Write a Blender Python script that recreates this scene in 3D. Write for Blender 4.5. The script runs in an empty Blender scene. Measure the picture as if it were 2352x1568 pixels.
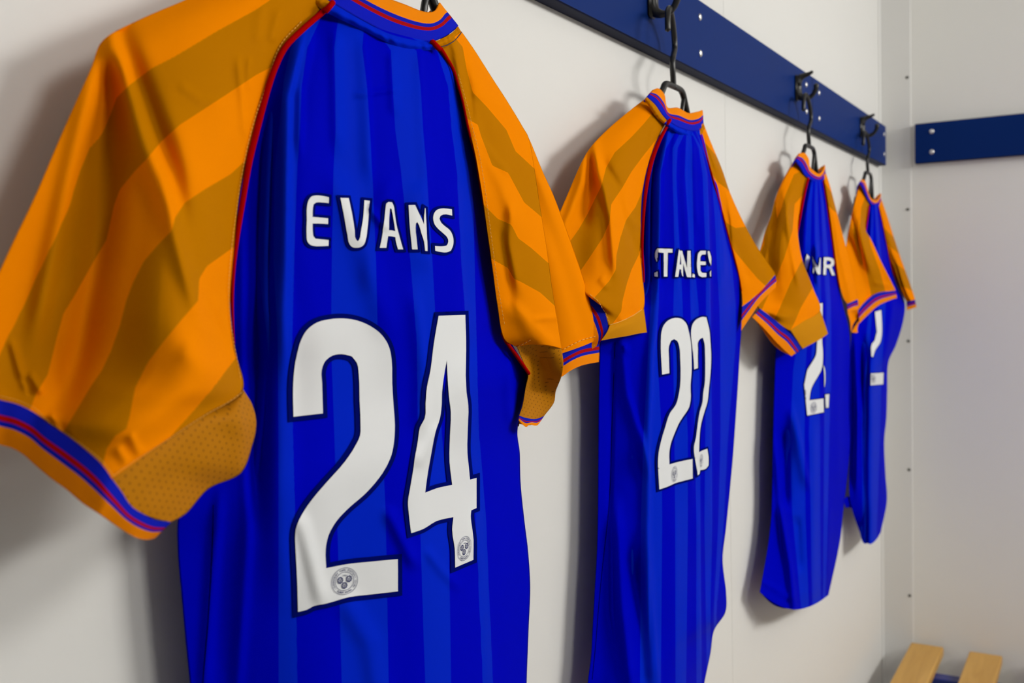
import bpy, bmesh, math, random
import numpy as np
from mathutils import Vector, Matrix
from mathutils.bvhtree import BVHTree
from mathutils.geometry import delaunay_2d_cdt

# ------------------------------------------------------------------ camera, world, light
SC = bpy.context.scene
COL = SC.collection
H = 1.40                                   # eye height above the floor
YAW, PITCH, ROLL = 0.5397514, 0.0499674, 0.02473869
FPX = 35.0 / 36.0 * 2352.0
_f = np.array([math.cos(YAW) * math.cos(PITCH), math.sin(YAW) * math.cos(PITCH), -math.sin(PITCH)])
_r0 = np.array([math.sin(YAW), -math.cos(YAW), 0.0])
_u0 = np.cross(_r0, _f)
_r = _r0 * math.cos(ROLL) - _u0 * math.sin(ROLL)
_u = _r0 * math.sin(ROLL) + _u0 * math.cos(ROLL)
EYE = np.array([0.0, 0.0, H])

cd = bpy.data.cameras.new('camera')
cam = bpy.data.objects.new('camera', cd)
COL.objects.link(cam)
cam.matrix_world = Matrix(((_r[0], _u[0], -_f[0], 0), (_r[1], _u[1], -_f[1], 0), (_r[2], _u[2], -_f[2], H), (0, 0, 0, 1)))
cd.lens = 35.0
cd.sensor_width = 36.0
cd.sensor_fit = 'HORIZONTAL'
cd.clip_start = 0.05
cd.dof.use_dof = True
cd.dof.focus_distance = 0.86
cd.dof.aperture_fstop = 9.0
SC.camera = cam

W = bpy.data.worlds.new('room_air')
W.use_nodes = True
W.node_tree.nodes['Background'].inputs[0].default_value = (0.9, 0.95, 1.0, 1)
W.node_tree.nodes['Background'].inputs[1].default_value = 0.05
SC.world = W

SC.view_settings.view_transform = 'Standard'
SC.view_settings.look = 'None'
SC.view_settings.gamma = 1.0
SC.view_settings.exposure = 0.0
SC.view_settings.use_curve_mapping = False


def area(name, loc, aim, sx, sy, power, color):
    l = bpy.data.lights.new(name, 'AREA')
    l.shape = 'RECTANGLE'
    l.size, l.size_y = sx, sy
    l.energy = power
    l.color = color
    o = bpy.data.objects.new(name, l)
    COL.objects.link(o)
    o.location = loc
    o.rotation_euler = (Vector(aim) - Vector(loc)).to_track_quat('-Z', 'Y').to_euler()
    return o


area('ceiling_lamp_near', (0.45, -0.85, 2.05), (0.55, 0.45, 1.2), 0.34, 0.26, 5.8, (1.0, 0.975, 0.925))
area('ceiling_lamp_far', (2.05, -1.95, 2.28), (1.7, 0.5, 0.75), 1.2, 0.5, 58.0, (1.0, 0.975, 0.925))

# ------------------------------------------------------------------ projection helpers (photo frame 2352 x 1568 -> metres)
def rays(px, py):
    px = np.asarray(px, float); py = np.asarray(py, float)
    return _f + _r * ((px - 1176) / FPX)[..., None] - _u * ((py - 784) / FPX)[..., None]


def at(px, py, Y):
    """point in the room on the plane Y metres towards the left wall"""
    d = rays(px, py)
    return d * (np.asarray(Y, float) / d[..., 1])[..., None] + EYE


def atx(px, py, X):
    d = rays(px, py)
    return d * (np.asarray(X, float) / d[..., 0])[..., None] + EYE


def cr(P, n):
    """Catmull-Rom through the rows of P (k, d), n samples"""
    P = np.asarray(P, float)
    k = len(P)
    t = np.linspace(0, k - 1, n)
    i = np.clip(t.astype(int), 0, k - 2)
    s = (t - i).reshape((n,) + (1,) * (P.ndim - 1))
    E0 = np.concatenate([2 * P[:1] - P[1:2], P, 2 * P[-1:] - P[-2:-1]])
    p0, p1, p2, p3 = E0[i], E0[i + 1], E0[i + 2], E0[i + 3]
    return 0.5 * (2 * p1 + (p2 - p0) * s + (2 * p0 - 5 * p1 + 4 * p2 - p3) * s ** 2 + (3 * p1 - p0 - 3 * p2 + p3) * s ** 3)


def resample(P, n):
    """n points evenly spaced along a smooth curve through P"""
    Q = cr(P, max(200, 12 * len(P)))
    d = np.r_[0, np.cumsum(np.linalg.norm(np.diff(Q, axis=0), axis=1))]
    t = np.linspace(0, d[-1], n)
    return np.stack([np.interp(t, d, Q[:, j]) for j in range(Q.shape[1])], 1)


def polydist(px, py, poly):
    """signed distance (right of travel negative in image axes -> sign by cross) and arc fraction"""
    P = np.asarray(poly, float)
    best = np.full(px.shape, 1e9); sg = np.zeros(px.shape); fr = np.zeros(px.shape)
    seg = np.linalg.norm(np.diff(P, axis=0), axis=1)
    cum = np.r_[0, np.cumsum(seg)]
    for k in range(len(P) - 1):
        a = P[k]; d = P[k + 1] - a
        L2 = max(d @ d, 1e-9)
        t = ((px - a[0]) * d[0] + (py - a[1]) * d[1]) / L2
        lo = -9.0 if k == 0 else 0.0
        hi = 9.0 if k == len(P) - 2 else 1.0
        te = np.clip(t, lo, hi)
        dx = px - (a[0] + te * d[0]); dy = py - (a[1] + te * d[1])
        dist = np.hypot(dx, dy)
        m = dist < best
        best = np.where(m, dist, best)
        sg = np.where(m, d[0] * dy - d[1] * dx, sg)
        fr = np.where(m, (cum[k] + te * seg[k]) / cum[-1], fr)
    return np.where(sg < 0, best, -best), fr


def bands(px, py, polys, sgn=1):
    """running stripe number: integer steps at the traced stripe edges"""
    if not polys:
        return np.zeros(px.shape)
    S = np.stack([sgn * polydist(px, py, p)[0] for p in polys])
    n = len(polys)
    k = (S > 0).sum(0)
    a = np.take_along_axis(S, np.clip(k - 1, 0, n - 1)[None], 0)[0]
    b = -np.take_along_axis(S, np.clip(k, 0, n - 1)[None], 0)[0]
    a = np.where(k == 0, 40.0, np.abs(a)); b = np.where(k == n, 40.0, np.abs(b))
    a = np.where(k == 0, np.maximum(1e-6, 1), a)
    q = k + a / (a + b + 1e-9)
    q = np.where(k == 0, 1 - np.minimum(b / 40.0, 0.95), q)
    q = np.where(k == n, n + np.minimum(np.abs(S[n - 1]) / 40.0, 0.95), q)
    return q


def folds(px, py, ridges):
    """depth offset of cloth folds; each ridge = (polyline, height_mm, width_before_px, width_after_px)"""
    dY = np.zeros(px.shape)
    for poly, amp, wl, wr in ridges:
        sd, fr = polydist(px, py, poly)
        w = np.where(sd > 0, wr, wl)
        x = np.abs(sd) / w
        g = np.exp(-x * x)
        e = np.clip((fr + 0.22) / 0.30, 0, 1) * np.clip((1.22 - fr) / 0.30, 0, 1)
        e = e * e * (3 - 2 * e)
        dY -= amp * 0.001 * g * e
    return dY


# ------------------------------------------------------------------ materials
def nodes(m):
    m.use_nodes = True
    nt = m.node_tree
    return nt, nt.nodes, nt.links, nt.nodes['Principled BSDF']


def lin(c):
    return tuple(((v / 255.0) / 12.92 if v / 255.0 <= 0.04045 else ((v / 255.0 + 0.055) / 1.055) ** 2.4) for v in c) + (1.0,)


def add_bump(nt, b, scale, strength, dist=0.001, detail=2.0, stretch=None):
    tc = nt.nodes.new('ShaderNodeTexCoord')
    no = nt.nodes.new('ShaderNodeTexNoise')
    no.inputs['Scale'].default_value = scale
    no.inputs['Detail'].default_value = detail
    if stretch:
        mp = nt.nodes.new('ShaderNodeMapping'); mp.inputs['Scale'].default_value = stretch
        nt.links.new(tc.outputs['Object'], mp.inputs['Vector']); nt.links.new(mp.outputs['Vector'], no.inputs['Vector'])
    else:
        nt.links.new(tc.outputs['Object'], no.inputs['Vector'])
    bp = nt.nodes.new('ShaderNodeBump')
    bp.inputs['Strength'].default_value = strength
    bp.inputs['Distance'].default_value = dist
    nt.links.new(no.outputs['Fac'], bp.inputs['Height'])
    nt.links.new(bp.outputs['Normal'], b.inputs['Normal'])
    return no


def plain(name, col, rough=0.6, metal=0.0, spec=0.5, bump=None, vary=0.0, vscale=3.0):
    m = bpy.data.materials.new(name)
    nt, N, L, b = nodes(m)
    b.inputs['Base Color'].default_value = col
    b.inputs['Roughness'].default_value = rough
    b.inputs['Metallic'].default_value = metal
    b.inputs['Specular IOR Level'].default_value = spec
    if vary:
        tc = N.new('ShaderNodeTexCoord'); no = N.new('ShaderNodeTexNoise'); no.inputs['Scale'].default_value = vscale
        no.inputs['Detail'].default_value = 4
        mx = N.new('ShaderNodeMix'); mx.data_type = 'RGBA'
        mx.inputs[6].default_value = tuple(c * (1 - vary) for c in col[:3]) + (1,)
        mx.inputs[7].default_value = tuple(min(1, c * (1 + vary)) for c in col[:3]) + (1,)
        L.new(tc.outputs['Object'], no.inputs['Vector']); L.new(no.outputs['Fac'], mx.inputs[0]); L.new(mx.outputs[2], b.inputs['Base Color'])
    if bump:
        add_bump(nt, b, *bump)
    return m


def cloth(name, cA, cB, attr=True, rough=0.62, sheen=0.0, roughB=None, spec=0.004):
    """polyester knit in two stripe colours chosen by the mesh attribute 'stripe'"""
    m = bpy.data.materials.new(name)
    nt, N, L, b = nodes(m)
    b.inputs['Roughness'].default_value = rough
    b.inputs['Specular IOR Level'].default_value = spec
    b.inputs['Sheen Weight'].default_value = sheen
    b.inputs['Sheen Roughness'].default_value = 0.5
    b.inputs['Sheen Tint'].default_value = cA
    if attr:
        a = N.new('ShaderNodeAttribute'); a.attribute_name = 'stripe'
        fl = N.new('ShaderNodeMath'); fl.operation = 'FLOOR'
        md = N.new('ShaderNodeMath'); md.operation = 'FLOORED_MODULO'; md.inputs[1].default_value = 2.0
        gt = N.new('ShaderNodeMath'); gt.operation = 'GREATER_THAN'; gt.inputs[1].default_value = 0.5
        mx = N.new('ShaderNodeMix'); mx.data_type = 'RGBA'
        mx.inputs[6].default_value = cA; mx.inputs[7].default_value = cB
        L.new(a.outputs['Fac'], fl.inputs[0]); L.new(fl.outputs[0], md.inputs[0]); L.new(md.outputs[0], gt.inputs[0])
        L.new(gt.outputs[0], mx.inputs[0]); L.new(mx.outputs[2], b.inputs['Base Color'])
        if roughB is not None:
            mr = N.new('ShaderNodeMix'); mr.data_type = 'FLOAT'
            mr.inputs[2].default_value = rough; mr.inputs[3].default_value = roughB
            L.new(gt.outputs[0], mr.inputs[0]); L.new(mr.outputs[0], b.inputs['Roughness'])
    else:
        b.inputs['Base Color'].default_value = cA
    add_bump(nt, b, 2200.0, 0.18, 0.0004, 1.0)
    return m


def ramp_cloth(name, stops):
    """knitted trim whose colour bands follow the mesh attribute 'stripe' from seam (0) to edge (1)"""
    m = bpy.data.materials.new(name)
    nt, N, L, b = nodes(m)
    b.inputs['Roughness'].default_value = 0.75
    b.inputs['Specular IOR Level'].default_value = 0.05
    a = N.new('ShaderNodeAttribute'); a.attribute_name = 'stripe'
    r = N.new('ShaderNodeValToRGB'); r.color_ramp.interpolation = 'CONSTANT'
    e = r.color_ramp.elements
    e[0].position = stops[0][0]; e[0].color = stops[0][1]
    e[1].position = stops[1][0]; e[1].color = stops[1][1]
    for p, c in stops[2:]:
        n = e.new(p); n.color = c
    L.new(a.outputs['Fac'], r.inputs[0]); L.new(r.outputs[0], b.inputs['Base Color'])
    add_bump(nt, b, 1400.0, 0.25, 0.0005, 1.0)
    return m


ORANGE = (0.86, 0.235, 0.0, 1); GOLD = (0.49, 0.17, 0.0, 1)
BLUE_D = (0.0, 0.0012, 0.52, 1); BLUE_L = (0.0008, 0.0180, 0.58, 1)
RED = (0.36, 0.0015, 0.0015, 1); TRIM_BLUE = (0.004, 0.010, 0.42, 1)
M_SLEEVE = cloth('orange_gold_striped_polyester', ORANGE, GOLD, rough=0.6, roughB=0.5)
M_BODY = cloth('blue_shadow_striped_polyester', BLUE_D, BLUE_L, rough=0.55, roughB=0.45, spec=0.004)
M_TAPE_B = cloth('blue_neck_tape_cloth', BLUE_L, BLUE_L, attr=False)
M_TAPE_G = cloth('gold_neck_tape_cloth', GOLD, GOLD, attr=False)
M_PIPE = cloth('red_piping_cloth', RED, RED, attr=False, rough=0.7)
M_CUFF = ramp_cloth('striped_knit_cuff', [(0.0, TRIM_BLUE), (0.33, RED), (0.46, TRIM_BLUE), (0.58, ORANGE)])
M_COLLAR = ramp_cloth('striped_knit_collar', [(0.0, (0.002, 0.008, 0.5, 1)), (0.36, RED), (0.48, TRIM_BLUE), (0.60, ORANGE)])
M_WHITE = plain('white_vinyl_print', (0.74, 0.76, 0.78, 1), 0.5, bump=(900.0, 0.08, 0.0003))
M_NAVY = plain('navy_vinyl_print', (0.001, 0.004, 0.13, 1), 0.7, spec=0.0)
M_CREST = plain('navy_crest_ink', (0.012, 0.018, 0.12, 1), 0.6, spec=0.1)
M_STITCH = plain('gold_thread', (0.85, 0.42, 0.05, 1), 0.7)
M_DARKTHREAD = plain('dark_thread', (0.02, 0.015, 0.04, 1), 0.8)
M_SEAM = plain('dark_blue_seam_thread', (0.0, 0.001, 0.06, 1), 0.8, spec=0.0)
M_BLACK = plain('black_plastic', (0.006, 0.006, 0.006, 1), 0.36, bump=(120.0, 0.05, 0.001))
M_WALL = plain('off_white_wall_panel', (0.75, 0.748, 0.73, 1), 0.5, spec=0.3, vary=0.02, vscale=2.0, bump=(300.0, 0.03, 0.0006))
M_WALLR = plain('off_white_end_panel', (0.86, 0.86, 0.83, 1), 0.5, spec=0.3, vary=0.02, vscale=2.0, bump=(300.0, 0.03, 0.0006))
M_TRIM = plain('white_plastic_trim', (0.80, 0.80, 0.785, 1), 0.45)
M_BOARD = plain('blue_laminate_board', (0.003, 0.023, 0.150, 1), 0.5, spec=0.05, bump=(60.0, 0.02, 0.001), vary=0.05)
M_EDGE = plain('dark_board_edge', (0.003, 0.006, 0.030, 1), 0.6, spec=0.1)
M_FRAME = plain('blue_painted_steel', (0.006, 0.022, 0.20, 1), 0.4)
M_STEEL = plain('bright_zinc_screw', (0.75, 0.75, 0.74, 1), 0.3, metal=1.0)
M_DULL = plain('grey_screw_cap', (0.16, 0.16, 0.15, 1), 0.5, metal=0.3)
M_FLOOR = plain('grey_vinyl_floor', (0.42, 0.41, 0.38, 1), 0.6, vary=0.1, vscale=8.0)
M_CEIL = plain('white_ceiling_panel', (0.75, 0.75, 0.73, 1), 0.7, vary=0.02)
M_HOUSING = plain('white_lamp_housing', (0.7, 0.7, 0.7, 1), 0.5)

m = bpy.data.materials.new('perforated_gold_mesh'); M_GUSSET = m
nt, N, L, b = nodes(m)
b.inputs['Roughness'].default_value = 0.6
b.inputs['Specular IOR Level'].default_value = 0.06
tc = N.new('ShaderNodeTexCoord'); mp = N.new('ShaderNodeMapping')
mp.inputs['Rotation'].default_value = (0, 0.5, 0); mp.inputs['Scale'].default_value = (225, 0, 225)
vo = N.new('ShaderNodeTexVoronoi'); vo.inputs['Randomness'].default_value = 0.0; vo.inputs['Scale'].default_value = 1.0
lt = N.new('ShaderNodeMath'); lt.operation = 'LESS_THAN'; lt.inputs[1].default_value = 0.14
mx = N.new('ShaderNodeMix'); mx.data_type = 'RGBA'
mx.inputs[6].default_value = (0.45, 0.165, 0.001, 1); mx.inputs[7].default_value = (0.20, 0.075, 0.002, 1)
L.new(tc.outputs['Object'], mp.inputs['Vector']); L.new(mp.outputs['Vector'], vo.inputs['Vector'])
L.new(vo.outputs['Distance'], lt.inputs[0]); L.new(lt.outputs[0], mx.inputs[0]); L.new(mx.outputs[2], b.inputs['Base Color'])
M_GUSSETPLAIN = cloth('gold_gusset_cloth', (0.56, 0.225, 0.006, 1), GOLD, attr=False)

m = bpy.data.materials.new('varnished_pine'); M_WOOD = m
nt, N, L, b = nodes(m)
b.inputs['Roughness'].default_value = 0.4
tc = N.new('ShaderNodeTexCoord'); mp = N.new('ShaderNodeMapping'); mp.inputs['Scale'].default_value = (1.2, 14, 14)
no = N.new('ShaderNodeTexNoise'); no.inputs['Scale'].default_value = 3.0; no.inputs['Detail'].default_value = 5; no.inputs['Distortion'].default_value = 0.8
r = N.new('ShaderNodeValToRGB')
r.color_ramp.elements[0].position = 0.30; r.color_ramp.elements[0].color = (0.52, 0.27, 0.045, 1)
r.color_ramp.elements[1].position = 0.72; r.color_ramp.elements[1].color = (0.68, 0.385, 0.085, 1)
L.new(tc.outputs['Object'], mp.inputs['Vector']); L.new(mp.outputs['Vector'], no.inputs['Vector'])
L.new(no.outputs['Fac'], r.inputs[0]); L.new(r.outputs[0], b.inputs['Base Color'])


# ------------------------------------------------------------------ object helpers
def link(name, me, mats, parent=None):
    o = bpy.data.objects.new(name, me)
    COL.objects.link(o)
    for mm in (mats if isinstance(mats, (list, tuple)) else [mats]):
        me.materials.append(mm)
    if parent is not None:
        o.parent = parent
    return o


def root_of(o):
    p = np.zeros(3)
    while o is not None:
        p += np.array(o.location); o = o.parent
    return p


def mesh(name, V, F, mats, parent=None, smooth=True, stripe=None, matidx=None):
    """mesh from room coordinates, stored relative to its parent"""
    off = root_of(parent) if parent is not None else np.zeros(3)
    me = bpy.data.meshes.new(name)
    V = np.asarray(V, float) - off
    me.from_pydata([tuple(v) for v in V], [], [tuple(int(i) for i in f) for f in F])
    if stripe is not None:
        a = me.attributes.new('stripe', 'FLOAT', 'POINT')
        a.data.foreach_set('value', np.asarray(stripe, np.float32))
    if smooth:
        me.polygons.foreach_set('use_smooth', [True] * len(me.polygons))
    o = link(name, me, mats, parent)
    if matidx is not None:
        me.polygons.foreach_set('material_index', np.asarray(matidx, np.int32))
    me.update()
    return o


def thing(name, label, cat, loc, group=None):
    o = bpy.data.objects.new(name, None)
    COL.objects.link(o)
    o.empty_display_size = 0.1
    o.location = loc
    o['label'] = label; o['category'] = cat
    if group: o['group'] = group
    return o


def grid_faces(nv, nu, base=0, flip=False):
    i, j = np.meshgrid(np.arange(nv - 1), np.arange(nu - 1), indexing='ij')
    a = (base + i * nu + j).ravel()
    F = np.stack([a, a + 1, a + nu + 1, a + nu], 1)
    return F[:, ::-1] if flip else F


class Box:
    def __init__(s): s.bm = bmesh.new()
    def box(s, x0, x1, y0, y1, z0, z1, bev=0.0, seg=1):
        r = bmesh.ops.create_cube(s.bm, size=1.0)
        for v in r['verts']:
            v.co = Vector((x0 + (v.co.x + .5) * (x1 - x0), y0 + (v.co.y + .5) * (y1 - y0), z0 + (v.co.z + .5) * (z1 - z0)))
        if bev:
            es = set(e for v in r['verts'] for e in v.link_edges)
            bmesh.ops.bevel(s.bm, geom=list(es), offset=bev, segments=seg, affect='EDGES', profile=0.5)
        return s
    def done(s, name, mats, parent=None, smooth=False):
        off = Vector(root_of(parent)) if parent is not None else Vector((0, 0, 0))
        for v in s.bm.verts: v.co -= off
        me = bpy.data.meshes.new(name); s.bm.to_mesh(me); s.bm.free()
        if smooth: me.polygons.foreach_set('use_smooth', [True] * len(me.polygons))
        return link(name, me, mats, parent)


def tube_geo(P, R, ns=10, cap=True, flat=None):
    """swept round tube through points P with radii R (round ends)"""
    P = np.asarray(P, float); n = len(P)
    R = np.full(n, R, float) if np.isscalar(R) else np.asarray(R, float)
    T = np.gradient(P, axis=0); T /= np.linalg.norm(T, axis=1)[:, None] + 1e-12
    ref = np.array([0.0, 1.0, 0.0])
    if abs(T[0] @ ref) > 0.9: ref = np.array([1.0, 0, 0])
    V = []; nrm = ref - T[0] * (ref @ T[0]); nrm /= np.linalg.norm(nrm)
    for i in range(n):
        nrm = nrm - T[i] * (nrm @ T[i]); nrm /= np.linalg.norm(nrm)
        bn = np.cross(T[i], nrm)
        for k in range(ns):
            a = 2 * math.pi * k / ns
            V.append(P[i] + R[i] * (nrm * math.cos(a) + bn * math.sin(a)))
    F = []
    for i in range(n - 1):
        for k in range(ns):
            k2 = (k + 1) % ns
            F.append((i * ns + k, i * ns + k2, (i + 1) * ns + k2, (i + 1) * ns + k))
    if cap:
        for e, sgn in ((0, -1), (n - 1, 1)):
            c = len(V); V.append(P[e] + T[e] * sgn * R[e] * 0.6)
            for k in range(ns):
                k2 = (k + 1) % ns
                F.append((e * ns + k, c, e * ns + k2) if sgn < 0 else (e * ns + k, e * ns + k2, c))
    return V, F


def tube(name, P, R, mat, parent=None, ns=10, n=None):
    P = np.asarray(P, float)
    if n:
        R = np.full(len(P), R, float) if np.isscalar(R) else np.asarray(R, float)
        Q = resample(np.c_[P, R * 1.0], n)
        P, R = Q[:, :3], Q[:, 3]
    V, F = tube_geo(P, R, ns)
    return mesh(name, V, F, mat, parent)


def merge(*parts):
    V = []; F = []
    for v, f in parts:
        b0 = len(V); V += [tuple(p) for p in v]; F += [tuple(i + b0 for i in q) for q in f]
    return V, F


# ------------------------------------------------------------------ the room
XB, YL = 2.740, 0.510            # end wall, left wall
Z = lambda z: z + H              # heights measured from the eye


def structure(o):
    o['kind'] = 'structure'; return o


# left wall: panels 1.2 m wide with a recessed joint
wl = structure(Box().box(-2.2, XB + 0.1, YL + 0.002, YL + 0.10, -0.05, 2.45).done('wall_left', M_WALL))
for x0, x1 in ((-0.9, 1.5095), (1.5105, 2.7255)):
    Box().box(x0, x1, YL, YL + 0.006, 0.0, 2.40, 0.0008).done('wall_panel', M_WALL, wl)
wb = structure(Box().box(XB, XB + 0.10, -2.9, YL + 0.1, -0.05, 2.45).done('wall_back', M_WALLR))
structure(Box().box(-2.2, -2.1, -2.9, YL + 0.1, -0.05, 2.45).done('wall_front', M_WALL))
structure(Box().box(-2.2, XB + 0.1, -2.9, -2.8, -0.05, 2.45).done('wall_right', M_WALL))
structure(Box().box(-2.2, XB + 0.1, -2.9, YL + 0.1, -0.10, 0.0).done('floor', M_FLOOR))
structure(Box().box(-2.2, XB + 0.1, -2.9, YL + 0.1, 2.40, 2.50).done('ceiling', M_CEIL))
# corner angle trim with screw heads
tr = structure(Box().box(XB - 0.003, XB, 0.434, YL, 0.0, 2.40, 0.0008).box(XB - 0.017, XB, YL - 0.003, YL, 0.0, 2.40, 0.0008)
               .done('trim_1', M_TRIM))


def screw_head(parent, P, nrm, r, mat, name='screw'):
    """domed screw head with a cross slot"""
    n = Vector(nrm).normalized()
    bm = bmesh.new()
    bmesh.ops.create_uvsphere(bm, u_segments=14, v_segments=8, radius=r)
    for v in bm.verts:
        v.co.z = max(v.co.z, 0.0) * 0.55
        if v.co.z > 0.44 * r and (abs(v.co.x) < 0.16 * r or abs(v.co.y) < 0.16 * r): v.co.z -= 0.12 * r
    q = n.to_track_quat('Z', 'Y')
    off = Vector(root_of(parent))
    for v in bm.verts: v.co = q @ v.co + Vector(P) - off
    me = bpy.data.meshes.new(name); bm.to_mesh(me); bm.free()
    me.polygons.foreach_set('use_smooth', [True] * len(me.polygons))
    return link(name, me, mat, parent)


for zz in (0.522, 0.186, -0.153, -0.489, -0.822):
    screw_head(tr, (XB - 0.003, 0.4425, Z(zz)), (-1, 0, 0), 0.0042, M_DULL)

# wall rails: blue boards that carry the coat hooks
b1 = thing('hook_rail', 'long blue board along the left wall that carries the coat hooks', 'rail', (0.9, YL, Z(0.30)))
bx = Box().box(-0.433, 1.9665, 0.490, YL, Z(0.2995), Z(0.3995), 0.0012).done('board', [M_BOARD, M_EDGE], b1)
bx2 = Box().box(1.9672, 2.7085, 0.490, YL, Z(0.2995), Z(0.3995), 0.0012).done('board', [M_BOARD, M_EDGE], b1)
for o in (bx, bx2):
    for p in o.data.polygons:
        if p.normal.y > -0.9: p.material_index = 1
for x in (0.78, 1.3485, 1.9195, 2.0165, 2.683):
    for zz in (0.3755, 0.3255):
        screw_head(b1, (x, 0.490, Z(zz)), (0, -1, 0), 0.0052, M_STEEL)
b2 = thing('wall_rail', 'short visible blue board with two bright screws on the end wall', 'rail', (XB, 0.0, Z(0.30)))
o = Box().box(XB - 0.018, XB, -1.2, 0.4225, Z(0.2995), Z(0.3995), 0.0012).done('board', [M_BOARD, M_EDGE], b2)
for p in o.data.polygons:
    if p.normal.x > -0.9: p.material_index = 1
for zz in (0.377, 0.326):
    screw_head(b2, (XB - 0.018, 0.3825, Z(zz)), (-1, 0, 0), 0.0062, M_STEEL)

# slatted bench below the rail
BZ = Z(-0.940)
bench = thing('slatted_bench', 'low bench with varnished pine slats on a blue steel frame along the left wall', 'bench', (1.6, 0.25, 0.0))
for y0, y1 in ((0.358, 0.437), (0.222, 0.298), (0.086, 0.162)):
    Box().box(0.55, 2.722, y0, y1, BZ - 0.024, BZ, 0.004, 3).done('slat', M_WOOD, bench)
for x in (0.75, 1.68, 2.577):
    Box().box(x - 0.02, x + 0.02, 0.070, 0.445, BZ - 0.064, BZ - 0.0245, 0.002).done('cross_bar', M_FRAME, bench)
    for y in (0.085, 0.43):
        Box().box(x - 0.02, x + 0.02, y - 0.015, y + 0.015, 0.0, BZ - 0.0645, 0.002).done('leg', M_FRAME, bench)

# ceiling light fittings over the two lamps (outside the picture)
for k, (x, y, l, w) in enumerate(((0.45, -0.85, 0.62, 0.4), (2.05, -1.95, 1.4, 0.6))):
    cl = thing('ceiling_light', ('square' if k == 0 else 'long') + ' white ceiling light fitting over the changing room', 'light', (x, y, 2.399))
    Box().box(x - l / 2, x + l / 2, y - w / 2, y + w / 2, 2.36, 2.40, 0.006).done('housing', M_HOUSING, cl)


# ------------------------------------------------------------------ coat hooks
def coat_hook(X, label, detail=1.0):
    t = thing('coat_hook', label, 'hook', (X, 0.490, Z(0.335)), 'coat hooks on the blue rail')
    c0 = Z(0.358)
    # back plate
    bm = bmesh.new()
    bmesh.ops.create_cube(bm, size=1.0)
    for v in bm.verts:
        v.co = Vector((v.co.x * 0.020, v.co.y * 0.005, v.co.z * 0.046))
    bmesh.ops.bevel(bm, geom=list(bm.edges), offset=0.0022, segments=3, affect='EDGES')
    for v in bm.verts: v.co += Vector((0, -0.0025, c0 - Z(0.335)))
    me = bpy.data.meshes.new('back_plate'); bm.to_mesh(me); bm.free()
    me.polygons.foreach_set('use_smooth', [True] * len(me.polygons))
    link('back_plate', me, M_BLACK, t)
    up = [(0.488, 0.009, .0085), (0.4835, 0.0165, .0072), (0.476, 0.0205, .0052), (0.4675, 0.0225, .0038), (0.460, 0.0258, .0028)]
    lo = [(0.488, 0.003, .0085), (0.4868, -0.009, .0078), (0.4825, -0.0165, .0065), (0.4745, -0.0202, .0050), (0.4665, -0.0198, .0042),
          (0.4595, -0.0150, .0040), (0.4548, -0.0070, .0043), (0.4537, 0.0000, .0050), (0.4538, 0.0022, .0048)]
    for nm, pr in (('upper_prong', up), ('lower_prong', lo)):
        P = [(X, y, c0 + z) for y, z, r in pr]
        tube(nm, P, [r for y, z, r in pr], M_BLACK, t, ns=12, n=26)
    return t


HX = (0.606, 1.172, 1.849, 2.403)
coat_hook(HX[0], 'black double coat hook above the shirt numbered 24, out of the top edge')
coat_hook(HX[1], 'black double coat hook above the shirt numbered 22')
coat_hook(HX[2], 'black double coat hook beside the board joint, third along the rail')
coat_hook(HX[3], 'black double coat hook nearest the corner')


# ------------------------------------------------------------------ hangers
def hanger(X, Yh, zbar, zsh, span, label, psi=0.0):
    """black plastic shirt hanger: hook with its bent neck, neck bar, two sloping arms, lower bar"""
    t = thing('shirt_hanger', label, 'hanger', (X, Yh, Z(zsh)), 'black shirt hangers')
    ca, sa = math.cos(psi), math.sin(psi)
    zb = Z(zbar); zs = Z(zsh)
    hk = [(-.046, .058), (-.0462, .068), (-.042, .0805), (-.030, .0885), (-.016, .0885), (-.001, .081), (.013, .068), (.018, .057), (.016, .049), (.006, .041), (-.005, .0315), (-.006, .020), (-.002, .008), (0, 0)]
    P = [(X + u * ca, Yh + u * sa, zb + v) for u, v in hk]
    tube('hook', P, 0.0036, M_BLACK, t, ns=10, n=70)
    for s in (-1, 1):
        pts = [(X, Yh, zb), (X + s * .022, Yh, zb - .0005), (X + s * .030, Yh, zb - .0035), (X + s * .036, Yh, zb - .010),
               (X + s * .060, Yh + .003, zb - .038), (X + s * .075, Yh + .006, zb - .055), (X + s * (.3 * .075 + .7 * span), Yh + .010, zs + .030), (X + s * span, Yh + .012, zs)]
        tube('arm', pts, [.0038, .0038, .0040, .0040, .0042, .0044, .0046, .0046], M_BLACK, t, ns=10, n=50)
    z2 = zs - .050
    pts = [(X + .034, Yh, zb - .010), (X + .028, Yh, zb - .026), (X + .027, Yh + .004, zb - .060), (X + .032, Yh + .010, zb - .085), (X + span * .6, Yh + .012, z2 + .012), (X + span * .55, Yh + .012, z2),
           (X, Yh + .012, z2 - .003), (X - span * .55, Yh + .012, z2), (X - span * .6, Yh + .012, z2 + .012), (X - .034, Yh + .011, zb - .085), (X - .036, Yh + .006, zb - .045), (X - .036, Yh, zb - .012)]
    tube('lower_bar', pts, 0.0030, M_BLACK, t, ns=8, n=90)
    return t


# ------------------------------------------------------------------ cloth sheets
def rowpts(Lp, Rp, Ys, bow=0.0, bowx=0.0, C=None):
    n = C or len(Ys)
    t = np.linspace(0, 1, n)
    Yv = np.interp(t, np.linspace(0, 1, len(Ys)), Ys)
    b = 4 * t * (1 - t)
    return np.stack([Lp[0] + (Rp[0] - Lp[0]) * t + bowx * b, Lp[1] + (Rp[1] - Lp[1]) * t + bow * b, Yv], 1)


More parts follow.
